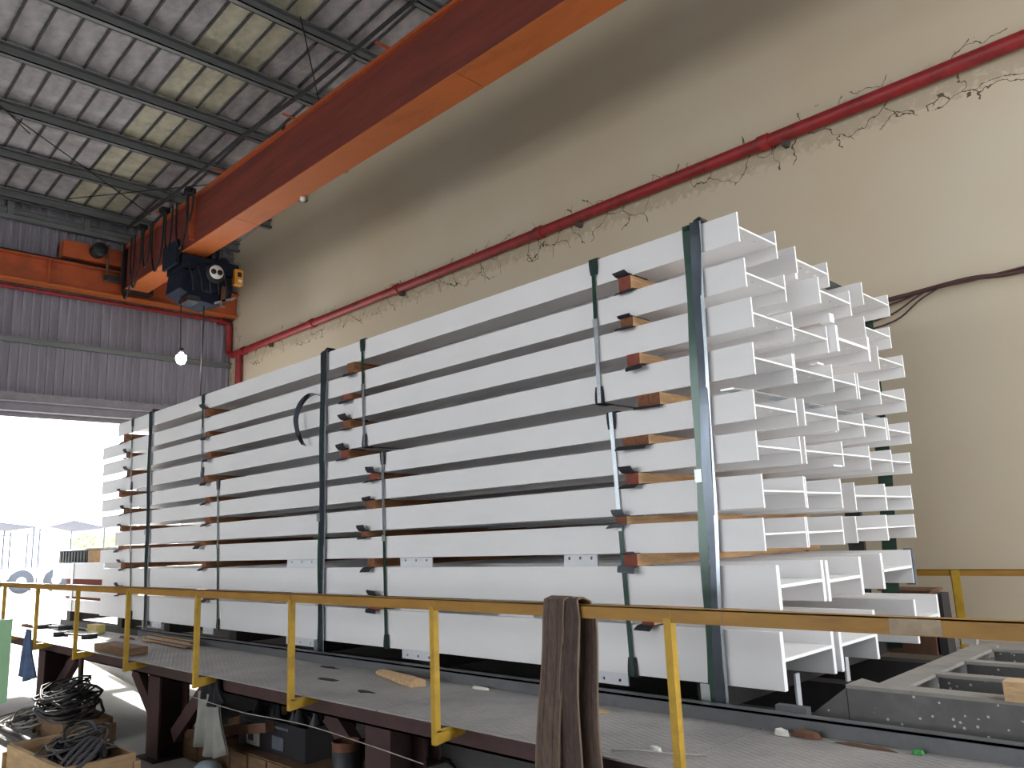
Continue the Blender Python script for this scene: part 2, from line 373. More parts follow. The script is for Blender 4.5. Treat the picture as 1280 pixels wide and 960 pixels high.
# roof
ce = sempty('ceiling', (0, 0, roof_z(0)), 'ribbed metal roof on steel purlins with pale skylight strip')
PAN = .395; y = 3.83-PAN*52; k = 0
L_ = RX1-XE
def pan_mesh(matn):
    m = MB(); n = 1
    # pan runs along x, local origin at XE end; z follows the slope
    def pt(x, yy, dz): return (x, yy, .08*x+dz)
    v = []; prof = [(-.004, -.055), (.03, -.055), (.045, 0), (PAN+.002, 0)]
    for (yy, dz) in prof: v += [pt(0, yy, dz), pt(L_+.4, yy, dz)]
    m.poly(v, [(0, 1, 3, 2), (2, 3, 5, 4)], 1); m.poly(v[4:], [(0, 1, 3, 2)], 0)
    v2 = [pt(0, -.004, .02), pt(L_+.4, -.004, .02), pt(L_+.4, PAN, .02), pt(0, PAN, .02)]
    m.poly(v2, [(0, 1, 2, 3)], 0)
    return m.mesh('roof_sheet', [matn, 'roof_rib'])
ms, mk = pan_mesh('roof_sheet'), pan_mesh('skylight')
while y < YW:
    if y > RY0-.3:
        light = 5.0 < y+.1 < 6.15 or -3.4 < y+.1 < -2.2 or -11.4 < y+.1 < -10.2
        place('skylight_sheet' if light else 'roof_sheet', mk if light else ms, ce, (XE-.2, y, roof_z(XE-.2)+random.uniform(-.004, .004)))
    y += PAN
px = -18.92
while px < RX1-.5:
    z1 = roof_z(px)-.06
    m = MB(); m.box(px-.02, px+.0, RY0, YW, z1-.22, z1); m.box(px-.02, px+.1, RY0, YW, z1-.02, z1); m.box(px-.02, px+.1, RY0, YW, z1-.22, z1-.2)
    m.box(px+.085, px+.1, RY0, YW, z1-.22, z1-.17)
    m.build('purlin', 'purlin', ce); px += 1.67
# eave beam on short posts along the end wall
MB().box(XE+.1, XE+.22, RY0, YW, 7.25, 7.35).build('eave_beam', 'purlin', ce)
for yy in (-4, -2.4, -.8, .8, 2.4, 4.05, 5.6, 7.2): MB().box(XE+.1, XE+.2, yy-.06, yy+.06, 7.35, 7.68).build('eave_post', 'purlin', ce)
# thin sag rods under the roof
for a, b in (((-15.2, 2.7), (-18.0, 6.6)), ((-15.6, 7.4), (-18.2, 4.9)), ((-10.2, 5.9), (-12.3, 7.6)), ((-12.8, 0.5), (-16.0, 3.6))):
    MB().tube([(a[0], a[1], roof_z(a[0])-.3), (b[0], b[1], roof_z(b[0])-.3)], .012, 5).build('bracing_rod', 'rail_iron', ce)

# ================================================================ overhead crane
RW0, RW1 = 5.82, 6.42
rb = thing('runway_beam', 'long orange crane runway beam along the corrugated end wall', 'crane runway', (-18.95, 3, RW0))
MB().box(-18.96, -18.93, RY0, YW-.02, RW0+.03, RW1-.03).build('web', 'crane_orange', rb)
MB().box(-19.1, -18.78, RY0, YW-.02, RW1-.03, RW1).build('top_flange', 'crane_orange', rb)
MB().box(-19.1, -18.78, RY0, YW-.02, RW0, RW0+.03).build('bottom_flange', 'crane_orange_lit', rb)
for yy in [-7.6+1.55*i for i in range(11)]: MB().box(-18.93, -18.8, yy-.01, yy+.01, RW0+.03, RW1-.03).build('stiffener', 'crane_orange', rb)
MB().box(-18.99, -18.9, RY0, YW-.02, RW1, RW1+.08).build('rail', 'rail_iron', rb)
MB().box(-19.28, -18.96, YW-.3, YW-.02, RW0-.02, RW0+.3).build('corbel', 'rust_brown', rb)

GY0, GY1, GZ0, GZ1 = 6.31, 6.82, 5.95, 6.95
cr = thing('overhead_crane', 'long orange overhead crane girder spanning above the white stack', 'crane', (-10, 6.6, GZ0))
GX0, GX1 = -18.55, RX1-1
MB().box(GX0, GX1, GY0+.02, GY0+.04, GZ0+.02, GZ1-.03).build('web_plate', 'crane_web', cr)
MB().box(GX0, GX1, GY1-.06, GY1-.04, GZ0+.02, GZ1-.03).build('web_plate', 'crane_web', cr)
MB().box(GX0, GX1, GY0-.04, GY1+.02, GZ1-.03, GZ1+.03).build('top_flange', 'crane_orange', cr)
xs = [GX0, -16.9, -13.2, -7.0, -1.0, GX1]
for a, b in zip(xs, xs[1:]): MB().box(a+.006, b-.006, GY0, GY1, GZ0, GZ0+.02).build('bottom_flange', 'crane_orange_lit', cr)
MB().box(GX0, GX1, GY0+.2, GY0+.26, GZ1+.03, GZ1+.09).build('trolley_rail', 'rail_iron', cr)
MB().box(GX0-.03, GX0, GY0-.04, GY1+.02, GZ0-.02, GZ1+.03).build('end_plate', 'hoist_dark', cr)
# end carriage on the runway
et = MB().box(-19.12, -18.78, 5.05, 8.1, RW1+.12, RW1+.5).build('end_carriage', 'crane_orange', cr)
for yy in (5.25, 7.9): MB().lathe([(0, -.06), (.15, -.06), (.15, -.04), (.12, -.03), (.12, .03), (.15, .04), (.15, .06), (0, .06)], (-18.95, yy, RW1+.22), 20, axis='x').build('wheel', 'rail_iron', et)
mo = MB().lathe([(0, 0), (.13, 0), (.16, .04), (.16, .3), (.12, .34), (0, .34)], (-18.78, 5.72, RW1+.34), 20, axis='x').build('drive_motor', 'hoist_dark', et)
MB().box(-18.8, -18.56, 6.3, 6.95, RW1-.5, RW1+.5).build('saddle_plate', 'hoist_dark', cr)
MB().tube([(-18.7, 5.95, RW1-.35), (-18.7, 5.95, RW1+.55)], .03).build('guard_bar', 'rust_brown', cr)
MB().box(-18.76, -18.6, 5.9, 6.3, RW1-.3, RW1-.18).build('bumper', 'dark_steel', cr)
# stretched wires above the girder on little red arms
for k_, (dy, dz) in enumerate(((-.28, .16), (-.24, .24), (-.2, .32))):
    MB().tube([(lerp(-17.8, GX1, t/8), GY0+dy, GZ1+dz-.09*math.sin(math.pi*(t % 2)/2)) for t in range(9)], .012, 5).build('tension_wire', 'cable_black', cr)
for xx in (-16.2, -13.6, -11.0, -8.4, -5.0): MB().box(xx-.02, xx+.02, GY0-.26, GY0, GZ1+.03, GZ1+.055).build('wire_arm', 'crane_orange', cr)
# festoon loops
for x0, x1, dep in ((-14.75, -15.05, .55), (-15.0, -15.55, 1.0), (-15.75, -16.1, .9), (-16.2, -16.8, 1.15), (-16.9, -17.3, .9), (-17.4, -18.0, 1.2), (-17.8, -18.5, 1.35)):
    MB().tube(smooth_path([(x0, GY0-.1, GZ1+.05), (x0-.03, GY0-.11, GZ1-dep*.6), ((x0+x1)/2, GY0-.12, GZ1-dep), (x1+.03, GY0-.11, GZ1-dep*.6), (x1, GY0-.1, GZ1+.05)], 6), .022, 6).build('festoon_cable', 'cable_black', cr)
for xx in (-14.9, -16.15, -17.35): MB().box(xx-.08, xx+.08, GY0-.2, GY0-.02, GZ1+.03, GZ1+.14).build('festoon_trolley', 'hoist_dark', cr)
MB().beam((-14.95, GY0-.02, GZ1), (-14.95, GY0-.02, GZ0+.1), .1, .06).build('cable_post', 'crane_orange', cr)
MB().box(-11.4, -11.3, GY0-.06, GY0-.03, GZ1-.02, GZ1+.05).build('clamp', 'black', cr)
MB().lathe([(0, 0), (.05, 0), (.05, -.05), (.03, -.08), (0, -.08)], (-11.6, GY1-.03, GZ0), 12).build('sensor', 'paper', cr)

# hoist
HX = -15.75
ho = thing('rope_hoist', 'dark electric hoist slung under the orange crane girder', 'hoist', (HX, 6.8, 5.0))
MB().lathe([(0, -.42), (.3, -.42), (.33, -.38), (.33, .38), (.3, .42), (0, .42)], (HX, 6.86, 5.5), 24, axis='x').build('drum_housing', 'hoist_navy', ho)
bd = MB(); bd.box(HX-.45, HX+.36, 6.32, 7.5, 5.62, 5.9); bd.prism([(6.34, 5.6), (7.42, 5.6), (7.38, 5.12), (7.0, 4.96), (6.62, 5.02), (6.3, 5.2)], 'x', HX-.42, HX+.3)
bd.build('frame', 'hoist_navy', ho)
cap = MB().lathe([(0, .12), (.17, .12), (.2, .09), (.2, 0), (0, 0)], (HX+.42, 6.93, 5.56), 24, axis='x').build('motor_cap', 'hoist_dark', ho)
MB().lathe([(0, 0), (.145, 0), (.145, -.02), (0, -.02)], (HX+.565, 6.93, 5.58), 24, axis='x').build('disc', 'sign_white', cap)
for s_ in (-.068, .068): MB().lathe([(0, 0), (.058, 0), (.058, -.02), (0, -.02)], (HX+.575, 6.93+s_, 5.58), 16, axis='x').build('disc_hole', 'black', cap)
cb = MB().box(HX+.3, HX+.45, 7.38, 7.56, 5.45, 5.78).build('control_box', 'amber_box', ho)
MB().box(HX+.45, HX+.46, 7.44, 7.52, 5.62, 5.72).build('window', 'black', cb)
MB().box(HX+.45, HX+.46, 7.45, 7.53, 5.5, 5.56).build('plate', 'sign_white', cb)
for yy in (6.3, 6.98):
    for xx in (HX-.3, HX+.2):
        MB().lathe([(0, -.05), (.11, -.05), (.11, .05), (0, .05)], (xx, yy, 6.03), 16, axis='y').build('trolley_wheel', 'hoist_dark', ho)
MB().box(HX-.4, HX+.3, 6.2, 6.26, 5.7, 6.2).build('side_plate', 'hoist_navy', ho)
MB().box(HX-.4, HX+.3, 7.04, 7.1, 5.7, 6.2).build('side_plate', 'hoist_navy', ho)
MB().lathe([(0, -.2), (.15, -.2), (.16, -.16), (.16, .2), (0, .22)], (HX+.1, 7.2, 5.86), 18, axis='x').build('travel_motor', 'hoist_dark', ho)
MB().box(HX-.1, HX+.36, 6.45, 6.7, 4.95, 5.06).build('rope_guide', 'strap_dark', ho)
MB().beam((HX+.32, 7.0, 4.98), (HX+.32, 7.42, 5.16), .24, .03).build('tray', 'strap_steel', ho)
MB().box(HX+.36, HX+.44, 7.12, 7.2, 4.92, 5.35).build('bracket', 'rust_brown', ho)
for k_ in range(5):
    MB().tube(smooth_path([(HX+.4, 6.4+.18*k_, 5.72), (HX+.5, 6.45+.18*k_, 5.4), (HX+.42, 6.52+.18*k_, 5.15)], 4), .014, 5).build('cable', 'cable_black', ho)
MB().tube([(HX+.1, 6.41, 5.05), (HX+.1, 6.44, 3.95)], .012, 5).build('lamp_cord', 'cable_black', ho)
MB().tube([(HX+.1, 6.89, 4.96), (HX+.1, 6.86, 1.2)], .014, 5).build('pendant_cable', 'cable_black', ho)

lm = thing('hanging_lamp', 'bright bare lamp hanging on a cord beneath the hoist', 'lamp', (HX+.1, 6.46, 3.75))
MB().lathe([(0, .1), (.03, .1), (.04, .04), (.095, 0), (.1, -.08), (.07, -.15), (0, -.18)], (HX+.1, 6.46, 3.84), 16).build('bulb', 'bulb', lm)
MB().lathe([(0, .16), (.04, .16), (.05, .06), (0, .06)], (HX+.1, 6.46, 3.84), 12).build('socket', 'black', lm)

# ================================================================ red pipes, wall cables
rp = thing('red_pipe', 'red fire pipe running along the cream wall above the stack', 'pipe', (-9, 9.1, 4.83))
PZ = 4.83; PY = YW-.09
MB().tube([(-18.45, PY, PZ), (-4.3, PY, PZ)], .085, 12).build('pipe_run', 'pipe_red', rp)
MB().tube([(-4.3, PY, PZ+.0), (RX1-.5, PY, PZ+.02)], .088, 12).build('pipe_run', 'pipe_red', rp)
for xx in (-18.3, -15.1, -12.0, -8.2, -4.25, -.6): 
    MB().tube([(xx-.07, PY, PZ), (xx+.07, PY, PZ)], .105, 12).build('coupling', 'pipe_red', rp)
for xx in (-17, -11.9, -7.4, -4.0): MB().prism([(xx-.02, PZ-.15), (xx+.03, PZ-.15), (xx+.05, PZ-.07), (xx-.05, PZ-.07)], 'y', PY-.02, YW-.002).build('bracket', 'pipe_grime', rp)
MB().tube([(-18.55, PY, PZ-.02), (-18.55, PY, 1.2)], .09, 12).build('down_pipe', 'pipe_red', rp)
MB().tube(smooth_path([(-18.45, PY, PZ), (-18.6, PY, PZ), (-18.95, PY, PZ+.02), (-19.1, PY, PZ+.12), (-19.13, PY, PZ+.4), (-19.13, PY, PZ+.72), (-19.12, PY-.06, PZ+.86), (-19.12, PY-.3, PZ+.9)], 5), .085, 12).build('elbow', 'pipe_red', rp)
MB().tube([(-19.12, PY-.3, PZ+.9), (-19.12, RY0, PZ+.9)], .05, 10).build('branch_pipe', 'pipe_red', rp)
def wallcable(name, pts, r, label, m='cable_brown'):
    tag(MB().tube(smooth_path(pts, 6), r, 6).build(name, m, org=pts[0]), label, 'cable')
wallcable('wall_cable', [(-3.3, 9.12, 2.43), (-2.8, 9.12, 2.44), (-2.2, 9.11, 2.46), (-1.7, 9.12, 2.42), (-.8, 9.12, 2.5), (1.5, 9.12, 2.6)], .026, 'thick dark cable bundle running right across the cream wall')
wallcable('wall_cable', [(-3.3, 9.13, 2.33), (-2.85, 9.13, 2.4), (-2.6, 9.1, 2.45), (-2.2, 9.09, 2.43), (-1.8, 9.1, 2.45), (-.9, 9.1, 2.46)], .011, 'uppermost thin cable branching off under the wall cable bundle')
wallcable('wall_cable', [(-3.3, 9.14, 2.22), (-3.0, 9.14, 2.27), (-2.75, 9.12, 2.38), (-2.6, 9.1, 2.44)], .01, 'middle thin cable drooping from the wall cable bundle')
wallcable('wall_cable', [(-3.6, 9.14, 2.15), (-3.25, 9.14, 2.15), (-2.95, 9.14, 2.2), (-2.7, 9.12, 2.35), (-2.5, 9.1, 2.43)], .01, 'lowest thin cable drooping behind the stack from the bundle')

# ================================================================ the white beams
BL, BD, BH, TF, TW = 12.1, .6, .2, .017, .012
def web_mesh(holes):
    # plate with bolt holes near both ends, local: x 0..-BL, y TF..BD-TF, z centred
    import bmesh
    bm = bmesh.new()
    def ring(cx, cy, r, z, n=8): return [bm.verts.new((cx+r*math.cos(2*math.pi*i/n), cy+r*math.sin(2*math.pi*i/n), z)) for i in range(n)]
    me = bpy.data.meshes.new('web')
    y0, y1 = TF, BD-TF
    xsplit = [0, -.34, -BL+.34, -BL]
    vs_ = []; fs = []
    def quad(a, b, c, d):
        n = len(vs_); vs_.extend([a, b, c, d]); fs.append((n, n+1, n+2, n+3))
    for zz, up in ((TW/2, 1), (-TW/2, 0)):
        def q(x0, x1, ya, yb):
            pts = [(x0, ya, zz), (x1, ya, zz), (x1, yb, zz), (x0, yb, zz)]
            quad(*(pts if up else pts[::-1]))
        if not holes: q(-BL, 0, y0, y1); continue
        q(-BL+.3, -.3, y0, y1)
        for e in (0, 1):
            base = -.3 if e == 0 else -BL
            # 4 cells in y, hole columns at two x
            ny = 4; nx = 2; cw = .3/nx; ch = (y1-y0)/ny
            for i in range(nx):
                for j in range(ny):
                    ax0 = base+i*cw; ay0 = y0+j*ch; cx = ax0+cw/2; cy = ay0+ch/2; r = .014
                    if (i == (0 if e == 0 else 1)): q(ax0, ax0+cw, ay0, ay0+ch); continue
                    sq = [(ax0, ay0), (cx, ay0), (ax0+cw, ay0), (ax0+cw, cy), (ax0+cw, ay0+ch), (cx, ay0+ch), (ax0, ay0+ch), (ax0, cy)]
                    ci = [(cx+r*math.cos(t), cy+r*math.sin(t)) for t in [math.radians(225+45*k) for k in range(8)]]
                    for k in range(8):
                        a, b, c, d = sq[k], sq[(k+1) % 8], ci[(k+1) % 8], ci[k]
                        pts = [(*a, zz), (*b, zz), (*c, zz), (*d, zz)]
                        quad(*(pts if up else pts[::-1]))
                        if up: quad((*d, TW/2), (*c, TW/2), (*c, -TW/2), (*d, -TW/2))
    for (a, b) in (((0, y0), (0, y1)), ((-BL, y1), (-BL, y0))): quad((*a, -TW/2), (*b, -TW/2), (*b, TW/2), (*a, TW/2))
    me.from_pydata(vs_, [], fs); me.materials.append(MATS['white_paint']); me.update(); bm.free(); return me
def flange_mesh(t=TF):
    # slightly eased edges, root fillet towards the web side
    m = MB(); h = BH/2; e = .002
    prof = [(0, -h+e), (e, -h), (t-e, -h), (t, -h+e), (t, h-e), (t-e, h), (e, h), (0, h-e)]
    m.prism(prof, 'x', -BL, 0); return m.mesh('flange', 'white_paint')
WEB_H, WEB_P, FLG, FLG2 = web_mesh(True), web_mesh(False), flange_mesh(), flange_mesh(.042)
ROWS = [(2.155, 1.94), (1.815, 1.61), (1.53, 1.32), (1.22, 1.0), (.90, .70), (.625, .43), (.34, .12), (.057, -.155), (-.245, -.52), (-.655, -1.01)]
FAR = [-14.2, -14.9, -14.85, -14.85, -14.8, -14.78, -14.1, -14.75, -14.6, -14.64]
ROWB = [[(4.85, 5.42, -2.52), (5.83, 6.43, -2.57), (7.24, 7.89, -2.61)],
        [(4.85, 5.45, -2.5), (5.67, 6.25, -2.35), (7.14, 7.76, -2.59)],
        [(4.85, 5.46, -2.48), (5.47, 6.09, -2.5), (6.11, 6.78, -2.44), (7.2, 7.83, -2.53)],
        [(4.85, 5.44, -2.5), (5.45, 6.11, -2.5), (6.12, 6.63, -2.53), (6.64, 7.12, -2.52), (7.13, 7.84, -2.56)],
        [(4.85, 5.48, -2.53), (5.57, 6.15, -2.52), (6.16, 6.74, -2.55), (6.75, 7.26, -2.56), (7.27, 7.82, -2.55)],
        [(4.85, 5.5, -2.54), (5.54, 6.2, -2.53), (6.24, 6.84, -2.57), (6.85, 7.36, -2.58), (7.37, 7.88, -2.6)],
        [(4.85, 5.47, -2.53), (5.48, 6.09, -2.53), (6.5, 7.16, -2.6), (7.18, 7.82, -2.61)],
        [(4.85, 5.47, -2.55), (5.48, 6.09, -2.55), (6.5, 7.16, -2.62), (7.18, 7.86, -2.63)],
        [(4.85, 5.54, -2.49), (5.55, 6.17, -2.48), (6.6, 7.31, -2.5)],
        [(4.85, 5.62, -2.51), (5.68, 6.36, -2.5), (7.25, 7.86, -2.52)]]
RN = ['top', 'second', 'third', 'fourth', 'fifth', 'sixth', 'seventh', 'eighth', 'ninth', 'bottom']
def hole_plate(x0, x1, y, z0, z1, hz, nh=3):
    # plate in the xz plane, thickness .012, with nh see-through bolt holes in a row at height hz
    m = MB(); xs_ = [lerp(x0, x1, i/nh) for i in range(nh+1)]; r = .013
    za, zb = hz-.035, hz+.035; lo, hi = min(z0, z1), max(z0, z1); za = max(za, lo); zb = min(zb, hi)
    for yy, fl in ((y, 0), (y+.012, 1)):
        def q(p):
            v = [(a, yy, b) for a, b in p]; m.poly(v if not fl else v[::-1], [(0, 1, 2, 3)])
        if za > lo: q([(x0, lo), (x1, lo), (x1, za), (x0, za)])
        if zb < hi: q([(x0, zb), (x1, zb), (x1, hi), (x0, hi)])
        for i in range(nh):
            a0, a1 = xs_[i], xs_[i+1]; cx = (a0+a1)/2
            sq = [(a0, za), (cx, za), (a1, za), (a1, hz), (a1, zb), (cx, zb), (a0, zb), (a0, hz)]
            ci = [(cx+r*math.cos(t), hz+r*math.sin(t)) for t in [math.radians(225+45*k) for k in range(8)]]
            for k in range(8):
                q([sq[k], sq[(k+1) % 8], ci[(k+1) % 8], ci[k]])
                if not fl:
                    c, d = ci[(k+1) % 8], ci[k]
                    m.poly([(d[0], y, d[1]), (c[0], y, c[1]), (c[0], y+.012, c[1]), (d[0], y+.012, d[1])], [(0, 1, 2, 3)])
    for p, q_ in (((x0, lo), (x1, lo)), ((x1, lo), (x1, hi)), ((x1, hi), (x0, hi)), ((x0, hi), (x0, lo))):
        m.poly([(p[0], y, p[1]), (q_[0], y, q_[1]), (q_[0], y+.012, q_[1]), (p[0], y+.012, p[1])], [(0, 1, 2, 3)])
    return m
BEAM = {}
for ri, (zt, zb) in enumerate(ROWS):
    n = len(ROWB[ri])
    for bi, (y0, y1, xe) in enumerate(ROWB[ri]):
        far = FAR[ri] + (0 if bi == 0 else random.uniform(-.1, .1))
        if bi > 0 and ri in (0, 6): far -= .35
        zc = (zt+zb)/2; dzr = 0 if bi == 0 else random.uniform(-.006, .004)
        if ri in (6,) and bi >= 2: dzr = -.02
        where = 'front' if bi == 0 else ('rearmost' if bi == n-1 else ORD[bi+1])
        if bi == 0: lab = f'white steel beam at the front of the {RN[ri]} row of the stack'
        elif bi == n-1: lab = f'white steel beam rearmost in the {RN[ri]} row, nearest the wall'
        else: lab = f'white steel beam, {where} from the front in the {RN[ri]} row'
        t = thing('steel_beam', lab, 'steel beam', (xe, y0, zc+dzr), 'white steel beams in the strapped stack')
        sx = (xe-far)/BL; sy = (y1-y0)/BD; sz = (zt-zb)/BH
        thick = (ri == 2 and bi == 2) or ri >= 8
        fl = FLG2 if thick else FLG
        ft = .042 if thick else TF
        place('flange', fl, t, (xe, y0, zc+dzr), (sx, 1, sz))
        place('flange', fl, t, (xe, y1-ft, zc+dzr), (sx, 1, sz))
        wz = random.choice((-.004, 0, .004))
        place('web', WEB_P if ri >= 8 else WEB_H, t, (xe, y0, zc+dzr+wz), (sx, sy, 1.8 if thick else 1))
        BEAM[ri, bi] = t
# connection plates on the two big lower front beams
for x0, x1 in ((-4.31, -3.97), (-6.45, -5.96), (-8.62, -7.97)):
    hole_plate(x0, x1, 4.89, -.375, -.157, -.185).build('connection_plate', 'plate_paint', BEAM[8, 0])
for x0, x1 in ((-5.08, -4.67), (-6.45, -5.96), (-8.62, -8.0)):
    hole_plate(x0, x1, 4.89, -.82, -.57, -.6).build('connection_plate', 'plate_paint', BEAM[9, 0])
for x0, x1 in ((-4.2, -3.75), (-6.44, -5.95), (-8.62, -8.0), (-10.8, -10.5), (-12.6, -12.2)):
    hole_plate(x0, x1, 4.89, -.85, -1.1, -1.065).build('connection_plate', 'plate_paint', BEAM[9, 0])
# small lugs and clips seen at the near end
MB().box(-2.72, -2.6, 5.86, 5.9, 1.9, 2.14).build('clip', 'white_paint_thick', BEAM[0, 1])
MB().box(-2.5, -2.42, 5.98, 6.06, 1.53, 1.6).build('clip', 'white_paint_thick', BEAM[2, 1])
MB().box(-2.62, -2.56, 5.99, 6.1, 1.225, 1.24).build('clip', 'white_paint_thick', BEAM[3, 1])
MB().box(-2.62, -2.53, 6.0, 6.16, .426, .44).build('clip', 'white_paint_thick', BEAM[5, 1])
MB().box(-2.56, -2.49, 7.28, 7.325, -.53, -.23).build('unpainted_end', 'rubber_grey', BEAM[8, 2])

# the shorter pair of beams farther along the platform, by the doorway
for i, (zt, zb) in enumerate(((-.15, -.43), (-.8, -1.0))):
    t = thing('steel_beam', f'short white steel beam by the doorway, {"upper" if i == 0 else "lower"} of the pair', 'steel beam', (-14.72, 4.9, (zt+zb)/2), 'short beams by the doorway')
    for yy in (4.9, 5.48): place('flange', FLG, t, (-14.72, yy, (zt+zb)/2), (2.75/BL, 1, (zt-zb)/BH))
    place('web', WEB_P, t, (-14.72, 4.9, (zt+zb)/2), (2.75/BL, 1, 1))
t = thing('steel_beam', 'middle white steel beam between timbers at the doorway end', 'steel beam', (-14.72, 4.9, -.62), 'short beams by the doorway')
for yy in (4.9, 5.48): place('flange', FLG, t, (-14.72, yy, -.64), (2.75/BL, 1, .2/BH))
place('web', WEB_P, t, (-14.72, 4.9, -.64), (2.75/BL, 1, 1))
for i, (zz, hh) in enumerate(((-.485, .1), (-.77, .05))):
    tag(MB().box(-16.9, -14.78, 4.98, 5.08, zz-hh/2, zz+hh/2).build('timber', ['timber_end_red'], org=(-15.8, 5.03, zz-hh/2)), f'red-brown timber packing the {"upper" if i == 0 else "lower"} gap of the short beams', 'timber')
bx_ = thing('metal_box', 'grey ribbed metal box on top of the short beams', 'box', (-17.2, 5.25, -.15))
MB().box(-17.5, -15.9, 5.0, 5.6, -.15, .08).build('body', 'rubber_grey', bx_)
MB().box(-17.55, -15.85, 4.95, 5.65, .08, .11).build('lid', 'strap_steel', bx_)
for i in range(9): MB().box(-17.4+.17*i, -17.34+.17*i, 4.985, 5.0, -.13, .06).build('rib', 'pvc_dark', bx_)
tag(MB().box(-15.85, -15.55, 5.0, 5.3, -.15, .07).build('carton', 'offcut', org=(-15.7, 5.15, -.15)), 'small tan carton beside the grey metal box', 'box')
tag(MB().ribbon([(-16.3, 5.3, -.14), (-16.3, 4.893, -.14), (-16.3, 4.893, -.6), (-16.3, 4.893, -1.0)], (1, 0, 0), .13, .006).build('strap', 'strap_dark', org=(-16.3, 4.89, -1.0)), 'dark strap over the short beams by the doorway', 'strap')

# ================================================================ timbers and pads between the rows
TX = [[-3.55, -3.55, -3.51, -3.45, -3.6, -3.59, -3.71, -3.66, -3.53],
      [-7.26, -7.36, -7.37, -7.42, -6.86, -6.93, -7.02, -6.92, -6.87],
      [-10.83, -10.78, -10.71, -10.76, -10.71, -10.69, -10.84, -10.75, -10.67],
      [-13.88, -13.73, -13.69, -13.93, -13.71, -13.85, -13.88, -13.73, -13.77]]
CN = ['nearest', 'second', 'third', 'farthest']
GAPN = ['top and second', 'second and third', 'third and fourth', 'fourth and fifth', 'fifth and sixth', 'sixth and seventh', 'seventh and eighth', 'eighth and ninth', 'ninth and bottom']
def pad_mesh(x, y, z, wid, out, bend, name, m, label, seed):
    rnd = random.Random(seed)
    sk = rnd.uniform(-.04, .04)
    pts = [(x, y+.22, z), (x, y+.05, z), (x-.004+sk*.2, y-out*.45, z+bend*.15), (x+sk*.6, y-out*.85, z+bend*.55), (x+sk, y-out, z+bend)]
    o = MB().ribbon(pts, (1, .0, rnd.uniform(-.08, .08)), wid, .008).build(name, m, org=(x, y, z))
    return tag(o, label, 'rubber pad', 'rubber pads at the timbers')
PADS = {0: [(1, .5), (-1, .25)], 1: [(1, .25), (-1, .3)], 2: [(-1, .6)], 3: [(-1, .25)], 4: [(-1, .45)], 5: [(1, .7), (-1, .4)], 6: [(1, .7), (-1, .35)], 7: [(1, .2), (-1, .7)], 8: [(-1, .5)]}
for ci in range(4):
    for gi in range(9):
        z0 = ROWS[gi+1][0]; z1 = ROWS[gi][1]; x = TX[ci][gi]
        double = (ci == 0 and gi in (3, 4))
        wid = random.uniform(.1, .12) if ci == 0 else random.uniform(.12, .15)
        yb = 7.86 if gi not in (0, 1) else 7.8
        yf = 4.85-random.uniform(.015, .04)
        red = (ci == 0 and gi in (0, 2, 5, 7, 8)) or (ci > 0 and random.random() < .6)
        pale = ci == 0
        pcs = 2 if double else 1
        for q in range(pcs):
            xa = x+q*(wid*.95+.004); xb = xa+wid*(.95 if double else 1)
            hgt = z1-z0
            pad_t = .008
            m = MB(); ang = random.uniform(-.012, .012)
            a0, b0 = xa, xb
            z0p, z1p = z0+.002, z1-.004
            v = [(a0, yf, z0p), (b0, yf, z0p), (b0+ang*3, yb, z0p), (a0+ang*3, yb, z0p), (a0, yf, z1p), (b0, yf, z1p), (b0+ang*3, yb, z1p), (a0+ang*3, yb, z1p)]
            m.poly(v, [(0, 3, 2, 1), (4, 5, 6, 7), (1, 2, 6, 5), (2, 3, 7, 6), (3, 0, 4, 7)], 0); m.poly(v, [(0, 1, 5, 4)], 1)
            o = m.build('timber', ['timber_pale' if pale else 'timber', 'timber_end_red' if red else 'timber_end_brown'], org=((xa+xb)/2, yf, z0p))
            extra = '' if not double else (', left one of the two' if q == 0 else ', right one of the two')
            tag(o, f'timber spacer between {GAPN[gi]} rows, {CN[ci]} column{extra}', 'timber', 'timber spacers between the beam rows')
        pd = PADS[gi] if ci == 0 else random.Random(ci*31+gi).choice([[(-1, .5)], [(1, .8), (-1, .5)], [(1, .5)], [(-1, .7)], [(1, .9), (-1, .3)]])
        for (sg, st) in pd:
            zz = z1-.002 if sg > 0 else z0+.004
            hw = wid*pcs+(.03 if sg < 0 else 0)
            pad_mesh((x+x+wid*pcs)/2+random.uniform(-.03, .02), yf, zz, hw, .03+.035*st, sg*.07*st, 'rubber_pad', 'rubber_grey' if (ci == 0 and gi in (6, 7)) else 'rubber',
                     f'dark rubber pad {"above" if sg > 0 else "under"} the timber between {GAPN[gi]} rows, {CN[ci]} column', ci*100+gi*10+sg)

# ================================================================ straps
def corner(x, z, up, parent, wid=.085, h=.13):
    # bent plate hugging a beam edge; up=+1 top edge
    m = MB(); y = 4.85
    n = 8
    pts = [(x, y+.1, z+up*.006), (x, y+.02, z+up*.007), (x, y-.012, z+up*.002), (x, y-.016, z-up*.03), (x, y-.013, z-up*h*.6), (x, y-.012, z-up*h)]
    m.ribbon(pts, (1, 0, 0), [wid*.9, wid, wid, wid, wid*.97, wid*.8], .007)
    return m.build('corner_protector', 'rubber', parent)
THIN = [(-3.79, -3.81, 0, 3, 'nearest'), (-7.0, -6.97, 0, 3, 'second'), (-10.91, -10.86, 0, 3, 'third'), (-13.55, -13.47, 0, 3, 'farthest'),
        (-3.71, -3.66, 4, 9, 'nearest'), (-6.65, -6.62, 4, 9, 'second'), (-10.36, -10.25, 4, 9, 'third'), (-13.46, -13.22, 4, 9, 'farthest')]
